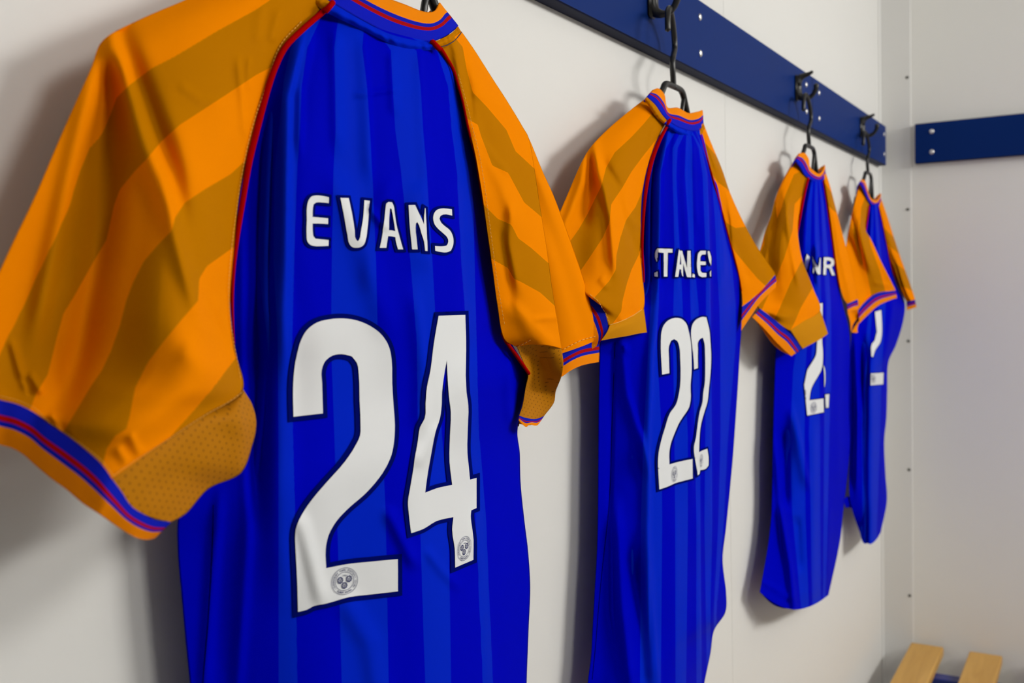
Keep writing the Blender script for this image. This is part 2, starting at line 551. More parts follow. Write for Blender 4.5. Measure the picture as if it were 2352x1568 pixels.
def underlap(rows, left, right, i0, i1):
    """let the body cloth run on beneath the sleeves on both sides of the seams"""
    out = []
    for i, r in enumerate(rows):
        k = max(0.0, min(1.0, (i - i0 + 1) / 2.0)) * max(0.0, min(1.0, (i1 - i + 1) / 2.0))
        n = len(r)
        t = np.linspace(0, 1, n + 2)
        R = np.stack([np.interp(t, np.linspace(0, 1, n), r[:, j]) for j in range(3)], 1)
        a = r[0] + np.array([-left, 0.25 * left, 0.004])
        c = r[-1] + np.array([right, 0.25 * right, 0.004])
        E = np.concatenate([a[None], r, c[None]])
        out.append(R * (1 - k) + E * k)
    return out


def dense(rows, nu, nv):
    rows = np.asarray(rows, float)                   # (R, C, 3)
    A = np.stack([cr(r, nu) for r in rows])          # (R, nu, 3)
    return cr(A, nv)                                 # (nv, nu, 3)


def cloth_sheet(name, parent, rows, nu, nv, mat, stripes=None, sgn=1, ridges=(), back=0.0, backpow=1.4, q01=False, wr=0.0, seed=0, ylim=0.503, backz=0.0, mean=False, base=False):
    """one cloth panel; 'back' adds the far side of the tube that the cloth forms"""
    G = dense(rows, nu, nv)
    px, py, Y = G[..., 0], G[..., 1], G[..., 2]
    Y = Y + folds(px, py, ridges)
    if wr:
        rs = np.random.RandomState(seed)
        for k in range(7):
            fx, fy, ph = rs.uniform(.010, .030), rs.uniform(.003, .012), rs.uniform(0, 6.28)
            Y = Y - wr * 0.001 * np.sin(px * fx * (1 if k % 2 else -1) + py * fy + ph) / 3.0
    P = at(px, py, Y)
    P0 = at(px, py, G[..., 2]) if base else P
    if q01:
        q = np.tile(np.linspace(0, 1, nv)[:, None], (1, nu))
    else:
        q = bands(px, py, stripes, sgn)
    V = P.reshape(-1, 3); F = grid_faces(nv, nu)
    Q = q.ravel()
    if back:
        t = np.linspace(0, 1, nu)
        B = back * np.sin(math.pi * t) ** backpow
        Pb = P.copy()
        if mean:
            D = np.cross(P[-1, -1] - P[0, 0], P[0, -1] - P[-1, 0]); D /= np.linalg.norm(D)
            if D[1] < 0: D = -D
            Pb = P + B[None, :, None] * D
            Pb[..., 1] = np.minimum(Pb[..., 1], np.maximum(ylim, P[..., 1]))
        else:
            Pb = P0.copy()
            Pb[..., 1] = np.minimum(P0[..., 1] + B[None, :], np.maximum(ylim, P0[..., 1]))
        Pb[..., 2] += backz * (np.sin(math.pi * t) ** backpow)[None, :]
        inner = Pb[:, 1:-1].reshape(-1, 3)
        base = len(V)
        V = np.concatenate([V, inner]); Q = np.concatenate([Q, q[:, 1:-1].ravel()])
        def idx(i, j):
            return i * nu + j if j in (0, nu - 1) else base + i * (nu - 2) + (j - 1)
        Fb = [(idx(i, j), idx(i + 1, j), idx(i + 1, j + 1), idx(i, j + 1)) for i in range(nv - 1) for j in range(nu - 1)]
        F = np.concatenate([F, np.array(Fb)])
    o = mesh(name, V, F, mat, parent, stripe=Q)
    return o, P


def bvh_of(P):
    nv, nu = P.shape[:2]
    return BVHTree.FromPolygons([tuple(v) for v in P.reshape(-1, 3)], [tuple(int(i) for i in f) for f in grid_faces(nv, nu)])


def drop(bvh, pts, lift, fallbackY=0.44):
    """lay photo-frame points on a cloth surface"""
    d = rays(np.array([p[0] for p in pts]), np.array([p[1] for p in pts]))
    out = []
    for v in d:
        v = v / np.linalg.norm(v)
        hit = bvh.ray_cast(Vector(EYE), Vector(v))
        if hit[0] is None:
            p = EYE + v * (fallbackY / v[1])
            out.append(p)
            continue
        n = hit[1]
        if n.dot(Vector(v)) > 0: n = -n
        n2 = (n - Vector(v)).normalized()
        out.append(np.array(hit[0] + n2 * lift))
    return out


def area2(P):
    P = np.asarray(P, float)
    return 0.5 * np.sum(P[:, 0] * np.roll(P[:, 1], -1) - np.roll(P[:, 0], -1) * P[:, 1])


def offset_poly(P, d):
    """offset a closed outline outward by d (mitre joins, clipped)"""
    P = np.asarray(P, float)
    if area2(P) < 0: P = P[::-1]
    a = np.roll(P, 1, 0); c = np.roll(P, -1, 0)
    e1 = P - a; e2 = c - P
    e1 /= np.linalg.norm(e1, axis=1)[:, None] + 1e-9; e2 /= np.linalg.norm(e2, axis=1)[:, None] + 1e-9
    n1 = np.stack([e1[:, 1], -e1[:, 0]], 1); n2 = np.stack([e2[:, 1], -e2[:, 0]], 1)
    m = n1 + n2
    k = 1.0 + np.sum(n1 * n2, 1)
    return P + m * (d / np.maximum(k, 0.55))[:, None]


def inside(pt, poly):
    x, y = pt; c = False; n = len(poly)
    j = n - 1
    for i in range(n):
        xi, yi = poly[i]; xj, yj = poly[j]
        if (yi > y) != (yj > y) and x < (xj - xi) * (y - yi) / (yj - yi + 1e-12) + xi: c = not c
        j = i
    return c


def fill(loops, step):
    """triangulate closed outlines (even-odd), with inner points so that it can drape"""
    pts = []; edges = []
    for lp in loops:
        b0 = len(pts); n = 0
        lp = [tuple(p) for p in lp]
        q = []
        for i in range(len(lp)):
            a = np.array(lp[i]); c = np.array(lp[(i + 1) % len(lp)])
            m = max(1, int(np.linalg.norm(c - a) / step))
            for k in range(m): q.append(tuple(a + (c - a) * k / m))
        n = len(q)
        pts += q
        edges += [(b0 + i, b0 + (i + 1) % n) for i in range(n)]
    A = np.array(pts)
    x0, y0 = A.min(0); x1, y1 = A.max(0)
    for gx in np.arange(x0 + step / 2, x1, step):
        for gy in np.arange(y0 + step / 2, y1, step):
            if sum(inside((gx, gy), lp) for lp in loops) % 2 and np.min(np.hypot(A[:, 0] - gx, A[:, 1] - gy)) > step * 0.5:
                pts.append((gx, gy))
    vs, es, fs, *_ = delaunay_2d_cdt([Vector(p) for p in pts], edges, [], 0, 1e-4)
    out = []
    for f in fs:
        c = sum((vs[i] for i in f), Vector((0, 0))) / len(f)
        if sum(inside((c.x, c.y), lp) for lp in loops) % 2: out.append(tuple(f))
    return [(v.x, v.y) for v in vs], out


def round_loop(P, nsub=3, corner=38.0):
    """smooth a closed outline but keep its sharp corners"""
    P = np.asarray(P, float); n = len(P)
    e = np.roll(P, -1, 0) - P; a = np.arctan2(e[:, 1], e[:, 0])
    turn = np.degrees(np.abs((a - np.roll(a, 1) + math.pi) % (2 * math.pi) - math.pi))
    sharp = turn > corner
    out = []
    for i in range(n):
        p1, p2 = P[i], P[(i + 1) % n]
        p0 = 2 * p1 - p2 if sharp[i] else P[i - 1]
        p3 = 2 * p2 - p1 if sharp[(i + 1) % n] else P[(i + 2) % n]
        L = np.linalg.norm(p2 - p1)
        l0 = np.linalg.norm(p1 - p0) + 1e-9; l3 = np.linalg.norm(p3 - p2) + 1e-9
        m1 = (p2 - p1) + (L * ((p1 - p0) / l0 - (p2 - p0) / (l0 + L))); m2 = (p2 - p1) + (L * ((p3 - p2) / l3 - (p3 - p1) / (l3 + L)))
        k = nsub if L > 4.0 else 1
        for s in np.arange(k) / k:
            out.append((2 * s**3 - 3 * s**2 + 1) * p1 + (s**3 - 2 * s**2 + s) * m1 + (-2 * s**3 + 3 * s**2) * p2 + (s**3 - s**2) * m2)
    return np.array(out)


def glyph(name, parent, bvh, loops, border, lift=0.0016, step=7.0, border_lift=0.0009):
    """vinyl print: white figure on a navy border, laid on the cloth"""
    outer = [round_loop(lp) for lp in loops]
    big = []
    for i, lp in enumerate(outer):
        big.append(offset_poly(lp, border if i == 0 or abs(area2(lp)) > 0.5 * abs(area2(outer[0])) else -border))
    v1, f1 = fill(big, step)
    v2, f2 = fill(outer, step)
    V = drop(bvh, v1, border_lift) + drop(bvh, v2, lift)
    F = [f for f in f1] + [tuple(i + len(v1) for i in f) for f in f2]
    return mesh(name, V, F, [M_WHITE, M_NAVY], parent, matidx=[1] * len(f1) + [0] * len(f2))


_fontcache = {}
def char_tris(ch):
    """outline triangles of one character of the built-in font"""
    if ch not in _fontcache:
        cu = bpy.data.curves.new('t', 'FONT'); cu.body = ch; cu.resolution_u = 2; cu.align_x = 'CENTER'
        o = bpy.data.objects.new('t', cu); COL.objects.link(o)
        dg = bpy.context.evaluated_depsgraph_get(); dg.update()
        me = o.evaluated_get(dg).to_mesh()
        me.calc_loop_triangles()
        v = [(p.co.x, p.co.y) for p in me.vertices]; f = [tuple(t.vertices) for t in me.loop_triangles]
        o.evaluated_get(dg).to_mesh_clear()
        bpy.data.objects.remove(o); bpy.data.curves.remove(cu)
        _fontcache[ch] = (v, f)
    return _fontcache[ch]


def crest(parent, bvh, cx, cy, ax, ay, lift=0.0022, full=True):
    """round club crest: two rings, ring lettering, date, three leopard faces; ax, ay = half axes (photo frame)"""
    ax = np.array(ax, float); ay = np.array(ay, float)
    pts = []; fs = []
    def put(v, f):
        b0 = len(pts)
        pts.extend((cx + ax[0] * x + ay[0] * y, cy + ax[1] * x + ay[1] * y) for x, y in v)
        fs.extend(tuple(i + b0 for i in q) for q in f)
    def ring(r0, r1, n=64, x=0, y=0):
        v = []; f = []
        for k in range(n):
            a = 2 * math.pi * k / n
            v += [(x + r0 * math.cos(a), y + r0 * math.sin(a)), (x + r1 * math.cos(a), y + r1 * math.sin(a))]
        for k in range(n):
            k2 = (k + 1) % n
            f.append((2 * k, 2 * k + 1, 2 * k2 + 1, 2 * k2))
        put(v, f)
    w = 0.028 if full else 0.07
    ring(1 - w, 1.0); ring(0.70 - w, 0.70)
    def arc(text, r, a0, a1, size, flip=False):
        n = len(text)
        for i, ch in enumerate(text):
            if ch == ' ': continue
            a = a0 + (a1 - a0) * (i / (n - 1))
            v, f = char_tris(ch)
            q = []
            for x, y in v:
                x *= size * 1.05; y = (y - 0.35) * size
                if not flip: rr = r + y; aa = a - x / r
                else: rr = r - y; aa = a + x / r
                q.append((rr * math.cos(aa), rr * math.sin(aa)))
            put(q, f)
    if full:
        arc('SHREWSBURY TOWN FOOTBALL CLUB', 0.835, math.radians(207), math.radians(-27), 0.20)
        arc('FLOREAT SALOPIA', 0.835, math.radians(234), math.radians(306), 0.20, True)
        for a in (216, -34):
            ring(0.0, 0.03, 8, 0.835 * math.cos(math.radians(a)), 0.835 * math.sin(math.radians(a)))
        for i, ch in enumerate('1886'):
            v, f = char_tris(ch)
            put([(x * 0.17 + (i - 1.5) * 0.105, y * 0.17 + 0.37) for x, y in v], f)
    # three faces: scalloped mane ring, ears, brow bars, eyes, muzzle
    for fx, fy in ((-0.33, 0.10), (0.33, 0.16), (0.0, -0.30)):
        n = 36; v = []; f = []
        for k in range(n):
            a = 2 * math.pi * k / n
            ro = 0.215 + 0.022 * math.cos(9 * a); ri = 0.150
            v += [(fx + ri * math.cos(a), fy + 1.12 * ri * math.sin(a)), (fx + ro * math.cos(a), fy + 1.12 * ro * math.sin(a))]
        for k in range(n):
            k2 = (k + 1) % n
            f.append((2 * k, 2 * k + 1, 2 * k2 + 1, 2 * k2))
        put(v, f)
        for bx0, bx1, by0, by1 in ((-.11, -.03, .05, .085), (.03, .11, .05, .085), (-.085, -.045, 0, .03), (.045, .085, 0, .03), (-.02, .02, -.06, .06),
                                   (-.06, .06, -.085, -.06), (-.09, -.07, -.10, -.02), (.07, .09, -.10, -.02), (-.05, .05, -.15, -.12)):
            put([(fx + bx0, fy + by0), (fx + bx1, fy + by0), (fx + bx1, fy + by1), (fx + bx0, fy + by1)], [(0, 1, 2, 3)])
    V = drop(bvh, pts, lift)
    return mesh('crest', V, fs, M_CREST, parent, smooth=False)


def px_tube(name, parent, pts, Y, wpx, mat, n=None, lift=0.0, ns=8, bvh=None):
    """cord or piping sewn along a seam: (px, py) path, width in px"""
    P2 = np.asarray(pts, float)
    Yv = np.full(len(P2), Y, float) if np.isscalar(Y) else np.asarray(Y, float)
    wv = np.full(len(P2), wpx, float) if np.isscalar(wpx) else np.asarray(wpx, float)
    G = resample(np.c_[P2, Yv, wv], n or max(12, 4 * len(P2)))
    P = at(G[:, 0], G[:, 1], G[:, 2] - lift)
    if bvh is not None:
        P = np.array(drop(bvh, [(g[0], g[1]) for g in G], lift))
    zc = (P - EYE) @ _f
    R = 0.5 * G[:, 3] * zc / FPX
    V, F = tube_geo(P, R, ns)
    return mesh(name, V, F, mat, parent)


def stitches(parent, pts, Y, bvh=None, dash=6.0, gap=3.5, wpx=1.8, mat=None, lift=0.0012):
    """row of small thread stitches, joined in one part"""
    P2 = np.asarray(pts, float)
    Yv = np.full(len(P2), Y, float) if np.isscalar(Y) else np.asarray(Y, float)
    L = np.sum(np.linalg.norm(np.diff(P2, axis=0), axis=1))
    n = int(L / 1.5); G = resample(np.c_[P2, Yv], n)
    parts = []; i = 0
    while i * 1.5 < L - dash:
        a = i; e = min(n - 1, a + int(dash / 1.5))
        g = G[[a, (a + e) // 2, e]]
        P = np.array(drop(bvh, [(k[0], k[1]) for k in g], lift)) if bvh is not None else at(g[:, 0], g[:, 1], g[:, 2] - lift)
        zc = (P - EYE) @ _f
        parts.append(tube_geo(P, 0.5 * wpx * zc / FPX, 5))
        i = e + int(gap / 1.5)
    V, F = merge(*parts)
    o = mesh('stitching', V, F, mat or M_STITCH, parent)
    o['kind'] = 'stuff'
    return o


def collar_part(parent, seam, top, Yseam, Ytop, nu=60, nv=20, drop_front=0.05, frontY=0.492):
    """knitted neck band: back half as seen, front half closing the ring towards the wall"""
    rows = [np.c_[np.array(seam, float), Yseam], np.c_[(np.array(seam, float) * .5 + np.array(top, float) * .5), np.array(Yseam) * .5 + np.array(Ytop) * .5 - 0.0012],
            np.c_[np.array(top, float), Ytop]]
    G = dense(rows, nu, nv)
    P = at(G[..., 0], G[..., 1], G[..., 2])
    nf = 30
    t = np.linspace(0, 1, nf + 2)[1:-1]
    Lp, Rp = P[:, 0], P[:, -1]
    Fr = Rp[:, None] * (1 - t)[None, :, None] + Lp[:, None] * t[None, :, None]
    s = np.sin(math.pi * t)
    Fr[..., 2] -= drop_front * s[None, :]
    Fr[..., 1] += (frontY - 0.5 * (Lp[:, 1] + Rp[:, 1]))[:, None] * s[None, :] ** 0.6
    A = np.concatenate([P, Fr, P[:, :1]], 1)
    q = np.tile(np.linspace(0, 1, nv)[:, None], (1, A.shape[1]))
    o = mesh('collar', A.reshape(-1, 3), grid_faces(nv, A.shape[1]), M_COLLAR, parent, stripe=q.ravel())
    md = o.modifiers.new('thickness', 'SOLIDIFY'); md.thickness = 0.0016; md.offset = 0
    return o


def tape_part(parent, upper, lower, Y, mats, cut0, cut1, nu=110, nv=8, gather=0.0009):
    """cloth tape round the neck seam: blue behind, gold over the sleeves"""
    rows = [np.c_[np.array(upper, float), Y], np.c_[(np.array(upper, float) + np.array(lower, float)) / 2, np.array(Y) - 0.003], np.c_[np.array(lower, float), Y]]
    G = dense(rows, nu, nv)
    j = np.arange(nu)[None, :]
    G[..., 2] -= gather * np.sin(j * 1.25) * np.sin(np.linspace(0, math.pi, nv))[:, None] * (0.6 + 0.4 * np.sin(j * 0.37))
    P = at(G[..., 0], G[..., 1], G[..., 2])
    F = grid_faces(nv, nu)
    col = F[:, 0] % nu / (nu - 1)
    mi = np.where((col > cut0) & (col < cut1), 0, 1)
    return mesh('neck_tape', P.reshape(-1, 3), F, mats, parent, matidx=mi)


GROUP = 'football shirts hanging on the rail'
def jersey(label, loc):
    return thing('football_shirt', label, 'shirt', loc, GROUP)


# ------------------------------------------------------------------ shirt 24 (nearest)
J = jersey('blue and orange shirt numbered 24 with name EVANS, largest and nearest', (0.55, 0.45, Z(-0.57)))
Lb = [(752, 18), (694, 66), (652, 112), (622, 188), (597, 278), (575, 350), (560, 420), (548, 500), (538, 590), (534, 690), (536, 784), (540, 870),
      (505, 970), (455, 1080), (412, 1175), (408, 1260), (416, 1360), (426, 1470), (436, 1568), (450, 1700), (460, 1850), (465, 2000), (470, 2200), (475, 2380), (475, 2750)]
Rb = [(1004, 98), (1033, 136), (1048, 178), (1061, 225), (1075, 275), (1089, 335), (1103, 390), (1113, 450), (1121, 530), (1134, 620), (1147, 705), (1168, 775),
      (1210, 850), (1207, 905), (1189, 985), (1194, 1040), (1196, 1110), (1204, 1190), (1213, 1265), (1218, 1350), (1214, 1450), (1210, 1560), (1207, 1690), (1203, 1800), (1195, 2130)]
rows = []
for i, (l, r) in enumerate(zip(Lb, Rb)):
    up = [.455, .449, .444, .442, .441, .439, .439, .441, .448]
    mid = [.466, .456, .444, .441, .438, .432, .428, .437, .456]
    low = [.480, .470, .453, .442, .437, .431, .428, .452, .488]
    k = min(1, max(0, (i - 2) / 5)); k2 = min(1, max(0, (i - 10) / 5))
    Y = (np.array(up) * (1 - k) + np.array(mid) * k) * (1 - k2) + np.array(low) * k2
    rows.append(rowpts(l, r, Y, bow=[10, 10, 5, 2][i] if i < 4 else 0))
ST1 = [[(700, 60), (668, 110), (652, 180), (640, 300), (630, 392), (628, 600), (638, 784), (640, 1000), (640, 1176), (640, 1568), (640, 2500)],
       [(735, 45), (705, 110), (692, 200), (688, 300), (682, 392), (675, 600), (670, 784), (672, 1000), (677, 1176), (682, 1568), (690, 2500)],
       [(775, 55), (768, 110), (770, 200), (771, 300), (766, 392), (762, 600), (760, 784), (768, 1000), (774, 1176), (785, 1568), (800, 2500)],
       [(835, 80), (832, 110), (843, 200), (850, 300), (855, 392), (864, 600), (868, 784), (878, 1000), (886, 1176), (893, 1568), (905, 2500)],
       [(885, 97), (898, 115), (902, 200), (908, 300), (921, 392), (943, 600), (958, 784), (960, 1000), (964, 1176), (977, 1568), (995, 2500)],
       [(940, 108), (957, 115), (966, 200), (972, 300), (980, 392), (993, 600), (1003, 784), (1015, 1000), (1030, 1176), (1036, 1568), (1045, 2500)],
       [(990, 110), (1005, 118), (1030, 200), (1038, 300), (1050, 392), (1060, 600), (1074, 784), (1078, 1000), (1093, 1176), (1110, 1568), (1130, 2500)],
       [(1000, 108), (1020, 120), (1050, 200), (1072, 300), (1085, 392), (1090, 600), (1094, 784), (1100, 1000), (1115, 1176), (1132, 1568), (1150, 2500)]]
RG1 = [([(690, 100), (662, 220), (658, 420), (655, 760)], 5.0, 26, 10), ([(712, 90), (690, 200), (688, 330)], 1.6, 14, 9),
       ([(770, 90), (772, 200), (775, 320)], 1.3, 16, 14), ([(838, 110), (845, 240), (850, 380)], 1.6, 22, 7),
       ([(900, 130), (905, 250)], 1.0, 12, 12), ([(966, 130), (972, 260), (982, 420)], 1.4, 18, 8), ([(1028, 150), (1040, 260), (1048, 380)], 1.3, 14, 8),
       ([(640, 700), (645, 1000), (648, 1300)], 3.0, 40, 30), ([(604, 330), (596, 520), (590, 800), (588, 1100)], -7.0, 22, 24),
       ([(560, 620), (562, 900), (570, 1200), (545, 1568)], 2.0, 14, 14),
       ([(770, 420), (830, 560), (880, 720)], 1.5, 34, 26), ([(895, 430), (860, 560), (850, 640)], 1.0, 24, 20),
       ([(972, 440), (974, 520), (984, 600)], 2.2, 34, 7),
       ([(1050, 430), (1056, 600), (1068, 800), (1080, 1000)], 2.5, 30, 9), ([(960, 700), (975, 850), (970, 960)], 1.8, 24, 12),
       ([(985, 1270), (1015, 1310), (1050, 1345)], 2.4, 11, 11), ([(895, 1180), (925, 1240), (950, 1290)], 1.8, 16, 14),
       ([(1090, 1180), (1085, 1220), (1092, 1290)], 2.0, 10, 10), ([(800, 1390), (850, 1480), (870, 1600)], 1.6, 26, 26),
       ([(1095, 1180), (1105, 1380), (1118, 1568)], 3.0, 36, 14), ([(500, 1180), (485, 1350), (470, 1568)], 2.2, 12, 16),
       ([(690, 1200), (715, 1290), (735, 1370)], 1.4, 16, 16), ([(1000, 985), (960, 1060)], 1.2, 14, 14),
       ([(1170, 830), (1168, 900), (1172, 960)], 4.0, 12, 9), ([(820, 218), (850, 214), (905, 205)], 0.7, 6, 6), ([(850, 480), (866, 500), (885, 522)], 0.9, 7, 7)]
rows = underlap(rows, 58, 22, 1, 9)
body, PB = cloth_sheet('body', J, rows, 150, 260, M_BODY, ST1, 1, [(p, a * (2.1 if 0 < a < 2 else 1.25), l, r) for p, a, l, r in RG1], back=0.024, wr=0.45, seed=1)
B1 = bvh_of(PB)
# sleeve beside the left edge of the frame
rows = [rowpts((650, -105), (743, 12), [.462, .458, .455, .452, .45, .45, .449]),
        rowpts((560, -58), (705, 55), [.461, .455, .45, .448, .447, .447, .448]),
        rowpts((425, 0), (646, 121), [.461, .452, .447, .445, .444, .444, .446]),
        rowpts((320, 45), (607, 230), [.461, .451, .445, .442, .441, .442, .445], bow=-4),
        rowpts((237, 92), (573, 346), [.463, .452, .446, .440, .436, .436, .445], bow=-6),
        rowpts((206, 163), (551, 451), [.463, .459, .447, .436, .428, .430, .444], bow=-6),
        rowpts((140, 310), (537, 576), [.463, .461, .448, .431, .416, .420, .441]),
        rowpts((80, 450), (529, 691), [.461, .460, .449, .429, .407, .408, .438], bow=6),
        rowpts((25, 565), (538, 796), [.459, .458, .447, .426, .401, .398, .434], bow=16),
        rowpts((-45, 720), (558, 896), [.455, .455, .445, .425, .400, .391, .428], bow=24),
        rowpts((-65, 790), (480, 947), [.453, .453, .444, .425, .402, .391, .407], bow=26),
        rowpts((-85, 850), (380, 1013), [.451, .451, .443, .425, .405, .394, .396], bow=22)]
cs = resample(np.array([(-95, 890, .45), (0, 918, .446), (80, 948, .437), (160, 1005, .420), (205, 1040, .408), (236, 1068, .398), (257, 1099, .393)], float), 7)
rows.append(cs)
SL1 = [[(640, -14), (588, 22), (500, 70), (400, 130), (350, 155), (300, 192), (268, 222), (255, 260), (232, 310), (205, 340), (183, 392), (160, 470), (130, 540), (95, 610), (50, 710), (12, 784), (-5, 820), (-40, 900)],
       [(650, 140), (588, 172), (553, 195), (500, 230), (412, 287), (370, 325), (332, 370), (310, 392), (275, 435), (262, 470), (245, 550), (215, 600), (170, 680), (145, 720), (128, 784), (110, 860), (85, 900), (72, 932), (55, 970)],
       [(600, 348), (560, 372), (530, 400), (470, 435), (425, 465), (402, 500), (395, 530), (365, 560), (330, 600), (305, 650), (290, 690), (275, 750), (258, 800), (235, 850), (210, 885), (180, 935), (150, 985), (135, 1010)],
       [(545, 562), (525, 575), (475, 610), (457, 640), (455, 690), (420, 730), (375, 784), (340, 830), (310, 890), (297, 960), (290, 985), (265, 1000), (245, 1030), (236, 1068), (228, 1090)],
       [(560, 805), (530, 840), (500, 880), (440, 950), (408, 985), (370, 1030)]]
RGS1 = [([(262, 115), (290, 220), (330, 335), (392, 480), (455, 690)], 7.5, 26, 24), ([(236, 130), (195, 260), (160, 400), (125, 560), (90, 720)], 5.0, 26, 22),
        ([(250, 130), (262, 250), (250, 420), (225, 600), (190, 780), (150, 920)], -8.0, 40, 38), ([(300, 130), (345, 250), (400, 400), (420, 540), (480, 720), (530, 800)], -5.0, 18, 24),
        ([(390, 270), (450, 430), (500, 560), (520, 640)], 2.2, 40, 30), ([(548, 150), (555, 210), (562, 300)], 1.8, 10, 6), ([(572, 140), (570, 200)], 1.2, 8, 6),
        ([(640, 30), (625, 90)], 1.5, 12, 8), ([(600, 20), (592, 90)], 1.0, 14, 10), ([(420, 200), (460, 230), (500, 235)], 0.9, 10, 10),
        ([(430, 800), (470, 840), (525, 850)], 2.5, 30, 24), ([(500, 700), (520, 770), (540, 830)], 2.2, 10, 10), ([(28, 790), (45, 850), (60, 890)], 2.0, 8, 8),
        ([(70, 860), (95, 900)], 2.0, 8, 8), ([(55, 870), (72, 905)], -1.5, 6, 6), ([(300, 1000), (320, 1040)], 1.6, 10, 9), ([(270, 1030), (290, 1062)], 1.6, 9, 8), ([(120, 950), (135, 990)], 1.5, 10, 8)]
sl, PS1 = cloth_sheet('sleeve', J, rows, 110, 190, M_SLEEVE, SL1, 1, [(p, a * 1.15, l, r) for p, a, l, r in RGS1], back=0.042, backpow=1.0, base=True, wr=0.35, seed=2, ylim=0.498)
bS1 = bvh_of(PS1)
Agu = [(560, 897, .434), (520, 925, .424), (475, 950, .413), (430, 978, .407), (380, 1013, .402), (330, 1046, .397), (290, 1072, .395), (256, 1099, .395)]
Bgu = [(562, 899, .436), (580, 930, .430), (589, 972, .425), (580, 1022, .425), (553, 1087, .425), (480, 1122, .422), (430, 1177, .414), (394, 1199, .408)]
rows = []
for k, (a, b_) in enumerate(zip(Agu, Bgu)):
    t = np.linspace(0, 1, 6)[:, None]
    rr = np.array(a) * (1 - t) + np.array(b_) * t
    rr[:, 2] -= 0.006 * np.sin(math.pi * t[:, 0])
    if k >= 6:
        rr[:, 1] += (18 if k == 7 else 9) * np.sin(math.pi * t[:, 0]) ; rr[:, 0] -= (18 if k == 7 else 8) * np.sin(math.pi * t[:, 0])
    rows.append(rr)
RGG = [([(545, 930), (560, 1010), (553, 1080)], 3.0, 26, 14), ([(500, 985), (430, 1060), (360, 1130)], -2.0, 30, 30)]
gu, PG1 = cloth_sheet('underarm_gusset', sl, rows, 40, 60, M_GUSSET, None, 1, RGG, back=0.02, wr=0.2, seed=3, ylim=0.49)
seam = [(-95, 890), (-45, 905), (0, 918), (40, 928), (80, 948), (110, 972), (160, 1005), (205, 1040), (235, 1068), (258, 1100), (280, 1130), (300, 1160), (325, 1178), (360, 1195), (395, 1199)]
outr = [(-105, 985), (-50, 1005), (0, 1021), (30, 1030), (60, 1046), (90, 1072), (130, 1105), (165, 1130), (200, 1160), (225, 1177), (245, 1190), (280, 1215), (310, 1233), (335, 1239), (356, 1236)]
Yc = [.45, .448, .446, .442, .437, .430, .420, .408, .399, .394, .394, .395, .397, .401, .408]
mid = (np.array(seam, float) + np.array(outr, float)) / 2
rows = [np.c_[np.array(seam, float), np.array(Yc) - .0008], np.c_[mid, np.array(Yc) - .0018], np.c_[np.array(outr, float), np.array(Yc) + .001]]
cu1, PC1 = cloth_sheet('cuff', sl, rows, 90, 24, M_CUFF, q01=True, back=0.014, backpow=0.8, ylim=0.485, mean=True)
stitches(sl, [(a[0], a[1] - 1) for a in Agu], [a[2] for a in Agu], bS1)
stitches(sl, [(x + 2, y - 5) for x, y in seam[1:10]], Yc[1:10], bS1)
stitches(sl, [(690, 50), (640, 108), (606, 205), (575, 300), (553, 400), (538, 500), (527, 590), (522, 680), (531, 770), (550, 870)], .44, bS1)
# sleeve on the far side: outer half behind, near half in front
L2 = [(1108, 165), (1145, 235), (1165, 300), (1172, 370), (1180, 430), (1190, 500), (1200, 580), (1208, 660), (1216, 730), (1224, 785), (1228, 828)]
R2 = [(1164, 233), (1199, 290), (1217, 322), (1245, 390), (1270, 445), (1295, 510), (1320, 580), (1342, 645), (1360, 712), (1370, 755), (1376, 779)]
YL2 = [.464, .464, .464, .464, .463, .462, .462, .462, .463, .464, .464]; YR2 = [.460, .460, .459, .457, .455, .453, .451, .450, .450, .450, .450]
rows = [rowpts(l, r, [a, a + (b_ - a) * .45, a + (b_ - a) * .85 - .002, b_ - .003, b_], bow=(4 if i == 10 else 0)) for i, (l, r, a, b_) in enumerate(zip(L2, R2, YL2, YR2))]
RGF = [([(1235, 380), (1275, 480), (1320, 600), (1362, 745)], 4.0, 20, 10), ([(1255, 560), (1290, 670), (1325, 790)], 2.0, 30, 14)]
slf, PF1 = cloth_sheet('sleeve', J, rows, 50, 90, M_SLEEVE, None, -1, RGF, back=0.012, wr=0.2, seed=4)
A0 = np.zeros(1)
rows = [np.array([(1275, 806, .460), (1293, 803, .456), (1315, 792, .452), (1340, 781, .4495), (1376, 776, .449)], float),
        np.array([(1275, 840, .459), (1292, 836, .455), (1314, 823, .450), (1340, 812, .448), (1377, 805, .449)], float),
        np.array([(1275, 870, .459), (1292, 864, .455), (1312, 850, .451), (1340, 838, .449), (1376, 831, .450)], float)]
cloth_sheet('cuff', slf, rows, 40, 18, M_CUFF, q01=True, back=0.01)
stitches(slf, [(1293, 802), (1315, 790), (1340, 779), (1372, 771)], .455, bvh_of(PF1))
LA = [(1012, 110), (1040, 155), (1055, 200), (1070, 260), (1080, 310), (1092, 360), (1106, 440), (1116, 510), (1130, 610), (1142, 700), (1156, 775), (1187, 797)]
RA = [(1060, 72), (1090, 115), (1130, 178), (1165, 232), (1200, 290), (1216, 322), (1228, 390), (1240, 470), (1256, 570), (1268, 660), (1280, 735), (1290, 800)]
YA = [.448, .446, .444, .443, .442, .441, .439, .438, .438, .440, .444, .449]; YB = [.458, .457, .456, .455, .455, .453, .446, .441, .437, .434, .432, .432]
rows = [rowpts(l, r, [a, a * .75 + b_ * .25 - .004, (a + b_) / 2 - .007, a * .25 + b_ * .75 - .005, b_], bow=(-8 if i == 11 else 0)) for i, (l, r, a, b_) in enumerate(zip(LA, RA, YA, YB))]
